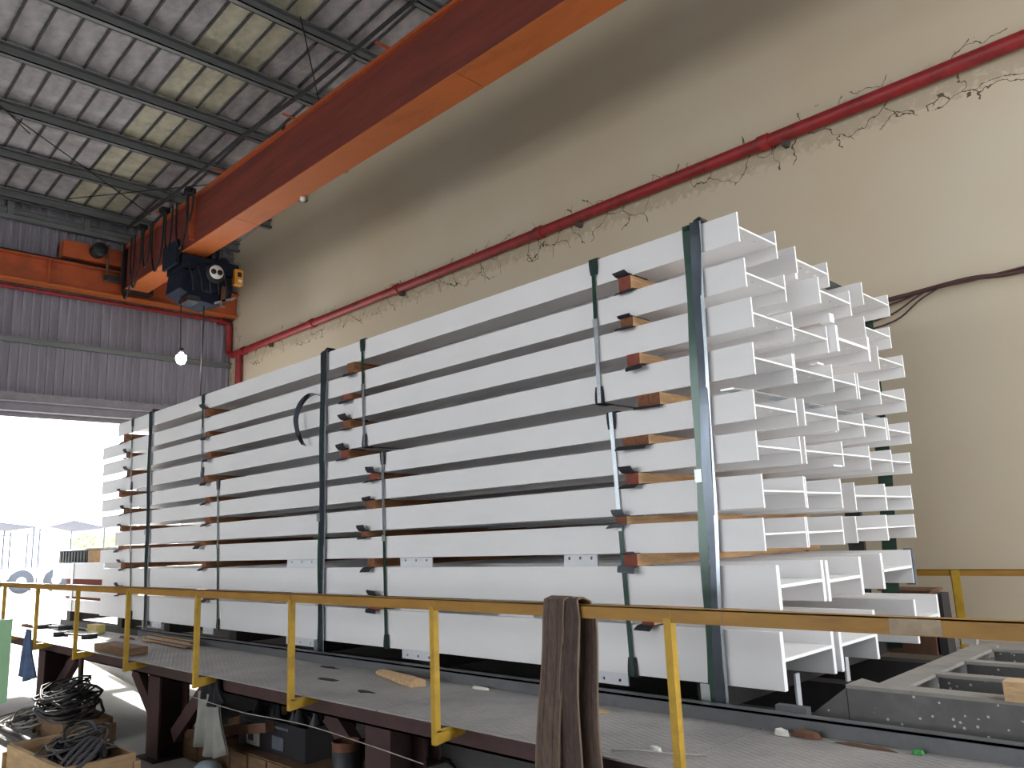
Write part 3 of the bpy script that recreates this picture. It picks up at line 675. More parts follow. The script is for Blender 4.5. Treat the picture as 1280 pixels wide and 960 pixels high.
for xa, xb, r0, r1, nm in THIN:
    z1 = ROWS[r0][0]+.006; z0 = ROWS[r1][1]-.006; yf = 4.832; yb = 7.92; up = r0 == 0
    t = thing('steel_strap', f'{nm} thin green steel strap round the {"upper" if up else "lower"} rows of the stack', 'strap', (xa, yf, z0), 'thin straps round the bundles')
    m = MB(); mid = lerp(z1, z0, .45); xm = lerp(xa, xb, .45)
    wdt = .036
    m.ribbon([(xa, yf, z1), (xm, yf, mid)], (1, 0, 0), wdt, .004, 0)
    m.ribbon([(xm, yf-.001, mid), (xb, yf, z0)], (1, 0, 0), wdt, .004, 1)
    m.build('front_run', ['strap_green', 'strap_steel'] if up else ['strap_steel', 'strap_green'], t)
    MB().ribbon([(xa, yf, z1), (xa, 5.2, z1+.004), (xa, yb, z1+.004), (xa, yb, lerp(z1, z0, .5)), (xa, yb, z0), (xb, yf, z0)], (1, 0, 0), wdt, .004).build('loop', 'strap_green', t)
    corner(xa, z1, 1, t); corner(xb, z0, -1, t)
    MB().box(xm-.022, xm+.022, yf-.012, yf-.002, mid-.03, mid+.03).build('seal', 'seal_steel', t)
WIDE = [(-2.865, -2.975, .135, 'nearest'), (-7.74, -7.785, .12, 'middle'), (-12.75, -12.6, .13, 'farthest')]
for xa, xb, wd, nm in WIDE:
    z1 = ROWS[0][0]+.012; z0 = -1.15; yf = 4.828; yb = 7.95
    t = thing('steel_band', f'{nm} wide dark green steel band wrapped round the whole stack', 'strap', (xb, yf, z0), 'wide bands round the stack')
    def run(off, w, y, matn, name, steps=30, wob=.01, amp=.006):
        m = MB(); pts = []; ws = []
        for i in range(steps+1):
            s_ = i/steps; z = lerp(z1, z0, s_)
            pts.append((lerp(xa, xb, s_)+off+amp*math.sin(i*.6+off*40), y-wob*(.5+.5*math.sin(i*.45+off*60)), z)); ws.append(w*(.95+.08*math.sin(i*.4+1)))
        m.ribbon(pts, (1, .12, 0), ws, .004); return m.build(name, matn, t)
    run(-wd*.27, wd*.52, yf, 'strap_green', 'green_band')
    run(wd*.2, wd*.5, yf-.012, 'strap_dark', 'dark_band')
    run(wd*.46, wd*.2, yf-.006, 'strap_steel', 'highlight_band', amp=.004)  # pale strip stands in for a bright reflected streak down the band
    MB().ribbon([(xa, yf-.006, z1-.04), (xa, yf, z1), (xa+.0, 4.9, z1+.006), (xa, 5.4, z1+.004), (xa, yb, z1+.002), (xa, yb, .5), (xb, yb, z0)], (1, 0, 0), wd, .005).build('rear_loop', 'strap_green', t)
    MB().prism([(xa+.01, z1-.02), (xa+.09, z1+.0), (xa+.07, z1+.035), (xa+.02, z1+.02)], 'y', yf-.006, yf+.1).build('tail', 'strap_dark', t)
    MB().box(xb-.12, xb-.05, yf-.012, yf+.0, z0-.03, z0+.14).build('foot_plate', 'seal_steel', t)
    zz = .36 if nm == 'nearest' else .3
    s_ = (z1-zz)/(z1-z0); xx = lerp(xa, xb, s_)
    MB().box(xx-.07, xx-.015, yf-.03, yf-.012, zz-.045, zz+.045).build('seal', 'seal_steel', t)
# loose strap tail curled beside the middle band
tag(MB().ribbon(smooth_path([(-7.8, 4.83, 1.66), (-7.95, 4.79, 1.7), (-8.12, 4.76, 1.62), (-8.2, 4.74, 1.45), (-8.14, 4.74, 1.25), (-8.04, 4.75, 1.12)], 5), (.3, -.8, .1), .085, .005).build('strap_tail', 'strap_dark', org=(-8.0, 4.8, 1.2)), 'loose curled strap tail sticking out beside the middle band', 'strap')
tag(MB().ribbon(smooth_path([(-2.7, 4.82, .925), (-2.68, 5.3, .925), (-2.68, 6.2, .92), (-2.7, 7.4, .92)], 4), (1, 0, 0), .1, .012).build('steel_strap', 'strap_steel', org=(-2.7, 4.85, .92)), 'flat steel strap lying across on top of the fifth row', 'strap')

# ================================================================ platform
pf = thing('platform', 'long raised steel platform with checker plate walkway on brown columns', 'platform', (-7, 4.1, GZ))
px_ = [-17.6, -15.1, -12.6, -10.1, -7.6, -5.1, -2.6, -.1, 2.4]
for a, b in zip(px_, px_[1:]): MB().box(a+.005, b-.005, 3.63, 4.68, DECK-.012, DECK+random.uniform(-.003, 0)).build('deck_plate', 'checker_plate', pf)
m = MB(); m.box(-17.6, 2.4, 3.76, 3.78, DECK-.17, DECK-.012); m.box(-17.6, 2.4, 3.76, 3.86, DECK-.03, DECK-.012); m.box(-17.6, 2.4, 3.76, 3.86, DECK-.17, DECK-.155)
m.build('edge_channel', 'oxide', pf)
for x in [-17, -15.4, -13.8, -12.2, -10.6, -9, -7.4, -5.8, -4.2, -2.6, -1, .6, 2.2]: MB().box(x-.04, x+.04, 3.79, 4.66, DECK-.15, DECK-.014).build('joist', 'oxide', pf)
def hcol(x, y, name='column'):
    m = MB(); m.box(x-.16, x+.16, y-.17, y-.145, GZ, DECK-.17); m.box(x-.16, x+.16, y+.145, y+.17, GZ, DECK-.17); m.box(x-.008, x+.008, y-.145, y+.145, GZ, DECK-.17)
    m.box(x-.24, x+.24, y-.24, y+.24, GZ, GZ+.02)
    return m.build(name, 'oxide', pf)
for x in (-13.75, -9.55, -5.3, -1): hcol(x, 3.95); hcol(x, 8.3)
hcol(-11.05, 5.5); hcol(-7.0, 5.5)
for a, b in (((-13.6, 3.95, GZ+.25), (-12.7, 3.95, DECK-.2)), ((-9.75, 3.95, GZ+.3), (-10.5, 3.95, DECK-.2)), ((-5.4, 3.95, GZ+.3), (-6.2, 3.95, DECK-.2)), ((-9.3, 3.95, GZ+.25), (-8.5, 3.95, DECK-.2))):
    MB().beam(a, b, .1, .16).build('brace', 'oxide', pf)
MB().tube([(-11.9, 3.75, GZ), (-11.9, 3.75, DECK-.15)], .035, 8).build('prop', 'oxide', pf)
for i, yy in enumerate((5.15, 6.35, 7.6)): MB().box(-17.4, 2.4, yy-.09, yy+.09, DECK-.3, DECK).build('long_bearer', 'dark_steel', pf)
for x in [-16.8, -14.2, -12.3, -10.2, -8.3, -6.2, -4.6, -3.15]:
    MB().box(x-.1, x+.1, 5.02, 8.0, DECK, -1.014).build('cross_bearer', 'dark_steel', pf)
MB().box(-5.5, -2.3, 4.76, 7.9, DECK-.36, DECK-.3).build('shade_sheet', 'dark_steel', pf)  # dark sheet added so the void under the near end looks shaded
MB().box(-17.4, 2.4, 8.1, 9.1, DECK-.02, DECK).build('rear_walkway', 'checker_plate', pf)
m = MB(); m.box(-12.5, 2.4, 4.68, 4.695, DECK-.02, DECK+.09); m.box(-12.5, 2.4, 4.68, 4.78, DECK+.078, DECK+.09)
m.build('curb_angle', 'curb', pf)

# steel frame at the right
fr = thing('roller_bed_frame', 'dark grey steel bed frame with cross bars right of the stack', 'steel frame', (-1, 5.9, DECK))
FT = -.95
MB().box(-2.17, 2.4, 4.96, 4.985, DECK, FT-.02).build('side_plate', 'frame_steel', fr)
MB().box(-2.17, 2.4, 4.95, 5.1, FT-.02, FT).build('side_flange', 'frame_top', fr)
MB().box(-2.03, -1.86, 5.1, 7.0, FT-.02, FT).build('end_flange', 'frame_top', fr)
MB().box(-1.96, -1.93, 5.1, 7.0, DECK, FT-.02).build('end_web', 'frame_steel', fr)
for yy in (5.62, 6.2, 6.86):
    b_ = MB().box(-1.86, 2.4, yy-.05, yy+.05, FT-.02, FT).build('cross_bar', 'frame_top', fr); MB().box(-1.86, 2.4, yy-.01, yy+.01, DECK, FT-.02).build('bar_web', 'frame_steel', b_)
MB().prism([(-2.45, DECK+.02), (-2.175, DECK+.02), (-2.175, FT-.02)], 'y', 4.96, 4.98).build('gusset', 'frame_steel', fr)
MB().box(-2.56, -2.36, 4.8, 4.86, DECK+.04, DECK+.12).build('tab', 'curb', fr)
MB().prism([(-2.17, 5.1), (-2.03, 5.1), (-2.17, 5.2)], 'z', FT-.02, FT).build('corner_tab', 'frame_top', fr)
MB().box(-1.9, 2.4, 4.99, 7.2, DECK, DECK+.01).build('floor_plate', 'dark_steel', fr)
MB().prism([(6.95, FT), (7.02, FT), (7.05, FT+.07), (6.98, FT+.07)], 'x', -2.1, -2.0).build('end_lug', 'frame_top', fr)
tag(MB().box(-1.32, -1.02, 4.93, 5.05, FT, FT+.1).build('wood_block', 'offcut', org=(-1.17, 5, FT)), 'tan wooden block on the dark frame at the right edge', 'wood block')
for i, (x, y, l_) in enumerate(((-2.75, 5.5, 'front'), (-2.78, 6.4, 'rear'))):
    tag(MB().box(x-.008, x+.008, y-.03, y+.03, DECK-.05, -1.012).build('support_post', 'plate_paint', org=(x, y, DECK-.05)), f'{l_} pale stub post beneath the near end of the stack', 'post')
rs = thing('rusty_post', 'rusty brown steel box post behind the stack by the wall', 'post', (-2.85, 8.1, DECK))
MB().box(-3.05, -2.62, 7.98, 8.25, DECK, -.64).build('post_body', 'rust_brown', rs)
MB().box(-2.6, -2.53, 8.0, 8.2, DECK, -.66).build('edge_plate', 'dark_steel', rs)
MB().box(-3.08, -2.6, 7.96, 8.27, -.64, -.625).build('cap', 'rust_brown', rs)
tag(MB().box(-3.3, -3.15, 7.95, 8.0, DECK, .36).build('upright_bar', 'strap_dark', org=(-3.2, 8, DECK)), 'dark upright bar behind the stack beside the rusty post', 'post')

# ================================================================ railings
rl = thing('railing', 'yellow steel railing along the front of the platform', 'railing', (-7, 3.5, DECK))
RYY = 3.5
xs = [-16.9, -9.9, -6.1, -2.1, 2.4]
for i, (a, b) in enumerate(zip(xs, xs[1:])):
    m = MB(); m.box(a+.002, b-.002, RYY-.005, RYY+.0, -.456, -.386); m.box(a+.002, b-.002, RYY-.005, RYY+.06, -.392, -.386)
    m.build('top_rail', 'rail_yellow', rl)
MB().box(-1.32, -1.12, RYY-.008, RYY-.004, -.452, -.39).build('bare_patch', 'primer_patch', rl)['label'] = 'bare scraped patch on the rail'
for i, x in enumerate([-2.405, -4.27, -6.1, -7.88, -9.68, -11.41, -13.14, -14.9, -16.7]):
    m = MB(); m.box(x-.025, x+.018, RYY-.012, RYY-.006, -1.3, -.456+.02); m.box(x+.012, x+.018, RYY-.006, RYY+.032, -1.22, -.4)
    p = m.build('post', 'yellow_paint', rl)
    MB().prism([(x-.025, -1.3), (x+.018, -1.3), (x+.018, -1.22), (x-.025, -1.22)], 'y', RYY-.006, RYY+.0).build('foot_plate', 'yellow_paint', p)
    mm = MB(); mm.prism([(RYY, -1.3), (RYY+.24, -1.27), (RYY+.25, -1.225), (RYY, -1.22)], 'x', x+.01, x+.018); mm.box(x-.025, x+.018, RYY, RYY+.25, -1.225, -1.215)
    mm.build('foot_bracket', 'yellow_paint', p)
r2 = thing('railing', 'yellow steel railing by the cream wall behind the stack', 'railing', (-1, 8.5, DECK))
m = MB(); m.box(-3.6, 2.4, 8.5, 8.506, -.535, -.475); m.box(-3.6, 2.4, 8.5, 8.56, -.481, -.475); m.build('top_rail', 'rail_yellow', r2)
for x in (-2.54, -.4, 1.6):
    m = MB(); m.box(x-.04, x+.04, 8.49, 8.496, DECK, -.48); m.box(x-.04, x-.034, 8.49, 8.55, DECK, -.48); m.build('post', 'yellow_paint', r2)

# lifting sling hung over the rail
sl = thing('lifting_sling', 'worn brown webbing sling hung over the yellow railing', 'sling', (-3.1, 3.5, -.38))
def leaf(xt, xb, wt, wb, y0, zb, name, m='webbing', ztop=-.375, wob=0, ph=0):
    pts = []; ws = []; n = 14
    for i in range(n+1):
        s_ = i/n; pts.append((lerp(xt, xb, s_)+wob*math.sin(s_*5+ph), y0-.02*s_+.012*math.sin(s_*7+ph), lerp(ztop, zb, s_))); ws.append(lerp(wt, wb, s_))
    return pts, ws, name, m
def mk_leaf(pts, ws, name, m, parent):
    o = MB().ribbon(pts, (1, 0, 0), ws, .012).build(name, m, parent)
    for sg in (-1, 1):
        e = [(p[0]+sg*w/2, p[1]-.004, p[2]) for p, w in zip(pts, ws)]
        MB().tube(e, .0055, 5).build('selvedge', 'stitch', o)
    for off in (-.25, .2):
        e = [(p[0]+off*w, p[1]-.0068, p[2]) for p, w in zip(pts, ws)]
        MB().ribbon(e, (1, 0, 0), .004, .002).build('stitch_line', 'webbing_dark', o)
    return o
over = [(-3.125, 3.47, -.45), (-3.125, 3.462, -.40), (-3.125, 3.475, -.362), (-3.125, 3.51, -.35), (-3.125, 3.55, -.36), (-3.12, 3.575, -.40), (-3.11, 3.58, -.5)]
p_, w__, n_, m_ = leaf(-3.15, -3.245, .15, .18, 3.462, -1.5, 'front_leaf')
mk_leaf([(-3.13, 3.56, -.356), (-3.135, 3.51, -.346), (-3.145, 3.47, -.358)]+p_[1:], [.13, .14, .145]+w__[1:], n_, m_, sl)
p_, w__, n_, m_ = leaf(-3.03, -3.085, .11, .16, 3.474, -1.5, 'inner_leaf', 'webbing_dark', wob=.006, ph=2)
mk_leaf([(-3.06, 3.56, -.362), (-3.05, 3.51, -.352), (-3.035, 3.478, -.366)]+p_[1:], [.1, .1, .105]+w__[1:], n_, m_, sl)
p_, w__, n_, m_ = leaf(-3.0, -2.985, .11, .16, 3.56, -1.5, 'rear_leaf', 'webbing', wob=.012, ph=1)
mk_leaf([(-3.09, 3.5, -.349), (-3.05, 3.54, -.352), (-3.02, 3.565, -.37)]+p_[1:], [.12, .12, .115]+w__[1:], n_, m_, sl)

# ================================================================ things on the walkway
m = MB(); v = []
for i, (t_, r) in enumerate(((0, .4), (.15, .7), (.4, .8), (.75, 1), (1, .95))):
    c = Vector((lerp(-6.45, -5.55, t_), lerp(4.62, 4.38, t_), DECK)); 
    for (dy, dz) in ((-.06, 0), (.06, 0), (.055, .055), (-.01, .075), (-.06, .045)): v.append((c.x+dy*.5*r, c.y+dy*r, c.z+dz*r))
f = [(i*5+j, i*5+(j+1) % 5, i*5+5+(j+1) % 5, i*5+5+j) for i in range(4) for j in range(5)]+[(4, 3, 2, 1, 0), (20, 21, 22, 23, 24)]
m.poly(v, f); tag(m.build('wood_offcut', 'offcut', org=(-6, 4.5, DECK)), 'pale split wood offcut lying on the checker plate walkway', 'wood')
def clamp_tool(x0, y0, x1, y1, label):
    t = thing('spanner', label, 'tool', (x0, y0, DECK)); a = Vector((x0, y0, DECK+.03)); b = Vector((x1, y1, DECK+.03))
    MB().beam(a, b, .05, .03).build('shank', 'strap_dark', t)
    for c in (a, b): MB().lathe([(.05, -.03), (.11, -.03), (.11, .03), (.05, .03), (.05, -.03)], c, 12).build('jaw', 'rubber', t)
clamp_tool(-13.85, 4.05, -12.95, 4.17, 'dark double ended spanner at the walkway edge near the blue cloth')
clamp_tool(-15.6, 4.3, -14.9, 4.42, 'dark spanner farthest along the walkway near the doorway')
tb = thing('tape_carton', 'small pale yellow tape carton on the walkway', 'box', (-13.6, 4.5, DECK))
MB().box(-13.85, -13.45, 4.42, 4.55, DECK, DECK+.13).build('carton', 'tape_yellow', tb); MB().box(-13.6, -13.3, 4.36, 4.41, DECK, DECK+.05).build('label', 'paper', tb)
bu = thing('stick_bundle', 'bundle of pale thin sticks lying beside the stack foot', 'sticks', (-10.8, 4.55, DECK))
for i in range(16):
    y = 4.4+.16*random.random(); z = DECK+.015+.012*(i % 5)
    MB().tube([(-11.7+random.uniform(-.1, .1), y+.06, z), (-10.1+random.uniform(-.15, .1), y, z)], .009, 5).build('stick', random.choice(['offcut', 'crate_wood_dark', 'wire_pale']), bu)
tag(MB().box(-11.3, -10.2, 3.7, 3.95, DECK, DECK+.085).build('plank', 'crate_wood_dark', org=(-10.7, 3.8, DECK)), 'short weathered plank lying along the walkway edge', 'plank')
for i, (x, y, sx, sy, sz, mt, lb) in enumerate((
    (-2.42, 4.6, .07, .035, .03, 'paper', 'small pale block against the curb beside the frame'),
    (-2.3, 4.62, .1, .03, .035, 'rust_brown', 'crumpled brown scrap against the curb near the frame'),
    (-1.68, 4.62, .035, .03, .02, 'scrap_green', 'small bright green scrap on the walkway by the curb'),
    (-2.82, 3.88, .05, .03, .025, 'paper', 'pale pebble on the walkway beside the near yellow post'),
    (-3.7, 4.5, .14, .06, .006, 'offcut', 'flat tan wood chip on the walkway behind the sling'),
    (-1.95, 4.6, .22, .02, .01, 'rust_brown', 'thin rusty strip lying along the curb'),
    (-.95, 4.62, .12, .03, .012, 'rust_brown', 'rusty flake beside the curb at the right edge'),
    (-5.8, 4.0, .16, .05, .004, 'cloth_black', 'dark rag scrap on the walkway centre'),
    (-6.6, 4.15, .2, .05, .004, 'cloth_black', 'dark oily scrap on the walkway before the middle band'),
    (-7.2, 4.55, .2, .06, .004, 'cloth_black', 'dark flattened scrap against the curb near the middle band'),
    (-5.0, 4.6, .12, .03, .02, 'paper', 'crumpled pale paper against the curb left of the sling'),
    (-12.3, 4.45, .35, .03, .03, 'rust_brown', 'brown bar offcut lying on the far walkway'),
    (-14.6, 4.5, .5, .03, .03, 'dark_steel', 'dark steel bar lying on the walkway by the doorway'),
    (-16.2, 4.2, .4, .06, .05, 'rust_brown', 'brown timber piece at the far end of the walkway'))):
    m = MB(); n = 9; vv = []; DN = ['paint_block', 'brown_scrap', 'green_scrap', 'pebble', 'wood_chip', 'rusty_strip', 'rust_flake', 'rag_scrap', 'oily_scrap', 'flat_scrap', 'paper_scrap', 'bar_offcut', 'steel_bar', 'timber_piece']
    for k in range(n):
        a = 2*math.pi*k/n; r = random.uniform(.45, 1.15); vv.append((x+sx*r*math.cos(a), y+sy*r*math.sin(a)))
    m.poly([(p[0], p[1], DECK) for p in vv]+[(lerp(x, p[0], .8), lerp(y, p[1], .8), DECK+sz*random.uniform(.7, 1.2)) for p in vv], [tuple(range(n))[::-1], tuple(range(n, 2*n))]+[(k, (k+1) % n, n+(k+1) % n, n+k) for k in range(n)])
    tag(m.build(DN[i], mt, org=(x, y, DECK)), lb, 'scrap')
tag(MB().tube(smooth_path([(-3.0, 3.72, DECK+.01), (-2.85, 3.78, DECK+.02), (-2.7, 3.84, DECK+.012), (-2.5, 3.9, DECK+.02)], 4), .006, 5).build('twig', 'wire_pale', org=(-2.8, 3.8, DECK)), 'thin pale stick on the walkway behind the near yellow post', 'stick')

# ================================================================ clutter under and beside the platform
def crate(c, ux, L, W_, H, name, label, m1='crate_wood', m2='crate_wood_dark'):
    # open crate: c = front corner on the ground, ux = unit dir of the long side
    t = thing(name, label, 'crate', (c[0], c[1], GZ)); ux = Vector((*ux, 0)).normalized(); uy = Vector((-ux.y, ux.x, 0)); c = Vector((c[0], c[1], GZ)); th = .025
    def slab(o, d1, d2, l1, l2, z0, z1, mt, nm):
        p = [o, o+d1*l1, o+d1*l1+d2*l2, o+d2*l2]
        return MB().poly([(q.x, q.y, z0) for q in p]+[(q.x, q.y, z1) for q in p], [(3, 2, 1, 0), (4, 5, 6, 7), (0, 1, 5, 4), (1, 2, 6, 5), (2, 3, 7, 6), (3, 0, 4, 7)]).build(nm, mt, t)
    z0, z1 = GZ, GZ+H
    for (o, d, l, n_) in ((c, ux, L, uy), (c+uy*(W_-th), ux, L, uy), (c, uy, W_, ux), (c+ux*(L-th), uy, W_, ux)):
        slab(o, d, n_, l, th, z0, z1, m1, 'side')
    slab(c, ux, uy, L, W_, z0, z0+.02, m2, 'base')
    for o, d, l, n_ in ((c-uy*.02, ux, L, uy), (c-ux*.02, uy, W_, ux), (c+ux*L, uy, W_, ux)):
        slab(o, d, n_, l, .022, z1-.07, z1+.003, m1, 'rim_batten')
        k = 3 if l > 1 else 2
        for i in range(k+1): slab(o+d*((l-.06)*i/k)-n_*.004, d, n_, .06, .02, z0, z1-.07, m2 if i % 2 else m1, 'upright_batten')
    return t
dx = Vector((-9.6+8.15, 2.43-2.48)).normalized()
crate((-8.12, 2.46), (-.999, -.03), 1.5, -.6, .42, 'wooden_crate', 'open wooden crate full of tangled cables and dark rags')
def tangle(name, label, c, r, n, rad, m, seed, flat=.35):
    rnd = random.Random(seed); t = thing(name, label, 'cables', c)
    for i in range(n):
        pts = []; ph = rnd.uniform(0, 6.28); rr = r*rnd.uniform(.5, 1); ox = rnd.uniform(-.4, .4)*r; oy = rnd.uniform(-.3, .3)*r; tl = rnd.uniform(-.5, .5)
        for k in range(16):
            a = ph+k*2*math.pi/13; q = rr*(1+.15*math.sin(3*a+i))
            pts.append((c[0]+ox+q*math.cos(a), c[1]+oy+q*.65*math.sin(a), c[2]+r*flat*(.6+.5*math.sin(a*1.0+tl*3))+.012*i))
        MB().tube(pts, rad*rnd.uniform(.7, 1.3), 6).build('cable_loop', rnd.choice(m), t)
    return t
tangle('cable_tangle', 'grey and black cables heaped in the wooden crate', (-8.75, 2.78, GZ+.27), .36, 20, .013, ['cable_grey', 'cable_black', 'pvc_dark'], 3)
def rag(name, label, c, sx, sy, sz, m, seed, cat='cloth'):
    rnd = random.Random(seed); mm = MB(); nu, nv = 14, 7; v = []
    for i in range(nv+1):
        th = math.pi/2*i/nv
        for j in range(nu):
            a = 2*math.pi*j/nu; r = 1+.22*math.sin(3*a+seed+i*.6)+rnd.uniform(-.1, .1)
            v.append((c[0]+sx*r*math.cos(a)*math.cos(th), c[1]+sy*r*math.sin(a)*math.cos(th), c[2]+sz*math.sin(th)*(1+rnd.uniform(-.12, .12))))
    f = [(i*nu+j, i*nu+(j+1) % nu, (i+1)*nu+(j+1) % nu, (i+1)*nu+j) for i in range(nv) for j in range(nu)]+[tuple(range(nu))[::-1]]
    mm.poly(v, f, 0, True); return tag(mm.build(name, m, org=c), label, cat)
rag('rag_heap', 'black rag heap inside the wooden crate', (-8.95, 2.74, GZ+.05), .46, .22, .42, 'cloth_black', 4)
for i in range(4):
    x = -8.45+.09*i
    tag(MB().tube(smooth_path([(x-.2, 2.9, GZ+.3), (x-.05, 2.82, GZ+.55), (x+.1, 2.6+.03*i, GZ+.5), (x+.12, 2.42, GZ+.28), (x+.1, 2.4, GZ+.12)], 5), .02, 6).build('hose', 'cable_grey', org=(x, 2.6, GZ+.1)), f'{ORD[i+1]} grey hose draped over the crate rim, counting from left', 'hose', 'hoses over the crate rim')
# second crate behind, heap of cables on it
crate((-10.9, 3.3), (-1, .05), 1.3, -.5, .28, 'wooden_crate', 'weathered wooden box behind the crate, heaped with cable coils', 'crate_wood_dark', 'crate_wood_dark')
tangle('cable_coil', 'dark cable coils heaped on the rear wooden box', (-11.5, 3.5, GZ+.26), .5, 24, .013, ['cable_grey', 'cable_black'], 9, .3)
tangle('cable_coil', 'loose grey cable coil at the left end of the heap', (-12.4, 3.3, GZ+.02), .42, 12, .013, ['cable_grey', 'wire_pale'], 12, .3)
def pipe(a, b, r, m, label):
    a = Vector(a); b = Vector(b); d = (b-a).normalized()
    t = thing('pipe_length', label, 'pipe', tuple(a))
    mm = MB(); mm.tube([a, b], r, 16, caps=False); mm.tube([b, a], r*.86, 16, caps=False); mm.build('tube', m, t)
    for p, s_ in ((a, 1), (b, -1)): MB().tube([p, p+d*s_*.03], r*1.06, 16, caps=False).build('rim', m, t)
pipe((-16.6, 5.3, GZ+.45), (-9.9, 4.55, GZ+.3), .11, 'pvc_grey', 'large pale grey plastic pipe lying under the platform')
pipe((-17.2, 5.9, GZ+.35), (-12.5, 5.2, GZ+.12), .06, 'pvc_grey', 'slim pale pipe behind the large grey pipe, farther one')
pipe((-17.4, 4.9, GZ+.3), (-13.2, 4.4, GZ+.12), .06, 'pvc_grey', 'slim pale pipe left of the large grey pipe, nearer one')
pipe((-9.4, 5.2, GZ+.48), (-7.4, 4.9, GZ+.4), .1, 'pvc_dark', 'dark grey pipe under the platform right of the brown column')
pipe((-9.3, 5.1, GZ+.25), (-7.4, 4.85, GZ+.15), .1, 'pvc_grey', 'short pale pipe below the dark pipe under the platform')
pipe((-14.5, 2.6, GZ+.08), (-10.4, 2.3, GZ+.08), .07, 'pvc_grey', 'pale pipe on the floor at the left edge beside the crate')
pipe((-14.8, 2.95, GZ+.1), (-11.0, 3.0, GZ+.1), .05, 'cable_black', 'black hose pipe on the floor at the left edge')
# hanging cloths
def drape(name, label, x0, x1, y, z0, z1, m, folds=4, depth=.05, taper=.0, cat='cloth'):
    mm = MB(); nu, nv = 20, 8; v = []
    for side in (0, 1):
        for i in range(nv+1):
            s_ = i/nv
            for j in range(nu+1):
                u = j/nu; cxm = (x0+x1)/2; wx = (x1-x0)*(1-taper*(1-s_))
                v.append((cxm+(u-.5)*wx, y+depth*(s_+.3)*math.sin(u*folds*math.pi*2+s_)+side*.02+.01*math.sin(9*u+5*s_), lerp(z1, z0, s_)+.03*math.sin(u*7)*s_))
    n1 = (nu+1)*(nv+1); f = []
    for i in range(nv):
        for j in range(nu):
            a = i*(nu+1)+j; f.append((a, a+nu+1, a+nu+2, a+1)); f.append((n1+a+1, n1+a+nu+2, n1+a+nu+1, n1+a))
    for i in range(nv):
        for j in (0, nu):
            a = i*(nu+1)+j; f.append((a, n1+a, n1+a+nu+1, a+nu+1))
    for j in range(nu):
        a = nv*(nu+1)+j; f.append((a, n1+a, n1+a+1, a+1))
    mm.poly(v, f, 0, True); return tag(mm.build(name, m, org=((x0+x1)/2, y, z0)), label, cat)
drape('cloth', 'faded blue cloth hanging from the far railing post', -13.55, -13.0, 3.45, -1.68, -1.02, 'cloth_blue', 2, .05, .6)
drape('cloth_bag', 'grey cloth bag hanging below the walkway edge', -8.4, -7.72, 3.72, -1.95, -1.4, 'cloth_grey', 3, .035, .35, 'bag')
drape('bag_strap', 'black cloth bundled above the grey cloth bag', -8.2, -7.75, 3.7, -1.48, -1.24, 'cloth_black', 3, .03, .3, 'cloth')
# wooden boxes with boards, near the middle
wb = thing('wooden_box', 'low wooden box with scrap boards under the platform edge', 'box', (-8.0, 4.3, GZ))
MB().box(-9.3, -6.7, 4.05, 4.6, GZ, GZ+.26).build('body', 'crate_wood_dark', wb)
for i in range(7): MB().box(-9.3+.375*i, -8.96+.375*i, 4.03, 4.05, GZ+.02, GZ+.25).build('slat', 'crate_wood_dark', wb)
tag(MB().beam((-9.1, 4.0, -1.96), (-7.55, 4.12, -1.72), .1, .09).build('board', 'rust_brown', org=(-8.3, 4.05, -1.9)), 'red brown board propped across the low wooden box', 'board')
tag(MB().beam((-9.0, 4.5, -1.92), (-7.9, 4.52, -1.66), .2, .1).build('board', 'crate_wood_dark', org=(-8.4, 4.5, -1.85)), 'grey weathered board behind the red brown board', 'board')
tag(MB().beam((-9.25, 4.15, -1.95), (-8.6, 4.3, -1.94), .2, .05).build('board', 'crate_wood', org=(-8.9, 4.2, -1.95)), 'short pale board on the corner of the low wooden box', 'board')
BZ = GZ+.265
hb = thing('parts_box', 'black printed parts box filled with bottles and tools', 'box', (-7.6, 4.3, BZ))
for (a, b, c_, d_) in ((-8.3, -7.0, 4.18, 4.2), (-8.3, -7.0, 4.5, 4.52), (-8.3, -8.28, 4.2, 4.5), (-7.02, -7.0, 4.2, 4.5)): MB().box(a, b, c_, d_, BZ, BZ+.3).build('side', 'can_dark', hb)
MB().box(-8.28, -7.02, 4.2, 4.5, BZ, BZ+.02).build('base', 'can_dark', hb)
MB().box(-8.12, -7.86, 4.17, 4.18, BZ+.03, BZ+.2).build('label', 'paper', hb); MB().box(-8.08, -7.98, 4.165, 4.17, BZ+.07, BZ+.15).build('label_mark', 'can_dark', hb)
MB().box(-7.6, -7.38, 4.17, 4.18, BZ+.05, BZ+.17).build('label', 'rubber_grey', hb); MB().box(-8.2, -7.3, 4.172, 4.18, BZ+.24, BZ+.265).build('print_line', 'rubber_grey', hb)
for i in range(6):
    x = -8.15+.2*i; h = random.uniform(.38, .5)
    tag(MB().lathe([(0, 0), (.06, 0), (.065, .02), (.065, h*.6), (.03, h*.75), (.025, h), (0, h)], (x, 4.32+.06*(i % 2), BZ+.02), 12).build('bottle', 'can_dark' if i % 2 else 'rubber', org=(x, 4.32, BZ+.02)), f'{ORD[i+1]} dark bottle from the left in the printed parts box', 'bottle', 'bottles in the parts box')
hm = thing('helmet', 'pale blue hard hat lying before the low wooden box', 'helmet', (-8.3, 3.85, GZ))
MB().lathe([(.15, 0), (.148, .05), (.13, .1), (.08, .145), (0, .16)], (-8.3, 3.85, GZ+.012), 20).build('shell', 'helmet', hm); MB().lathe([(.14, .0), (.18, -.01), (.18, .0), (.15, .012)], (-8.3, 3.85, GZ+.012), 20).build('brim', 'helmet', hm)
ca = thing('steel_can', 'tall dark steel can with rusty rim under the walkway', 'can', (-5.75, 3.8, GZ))
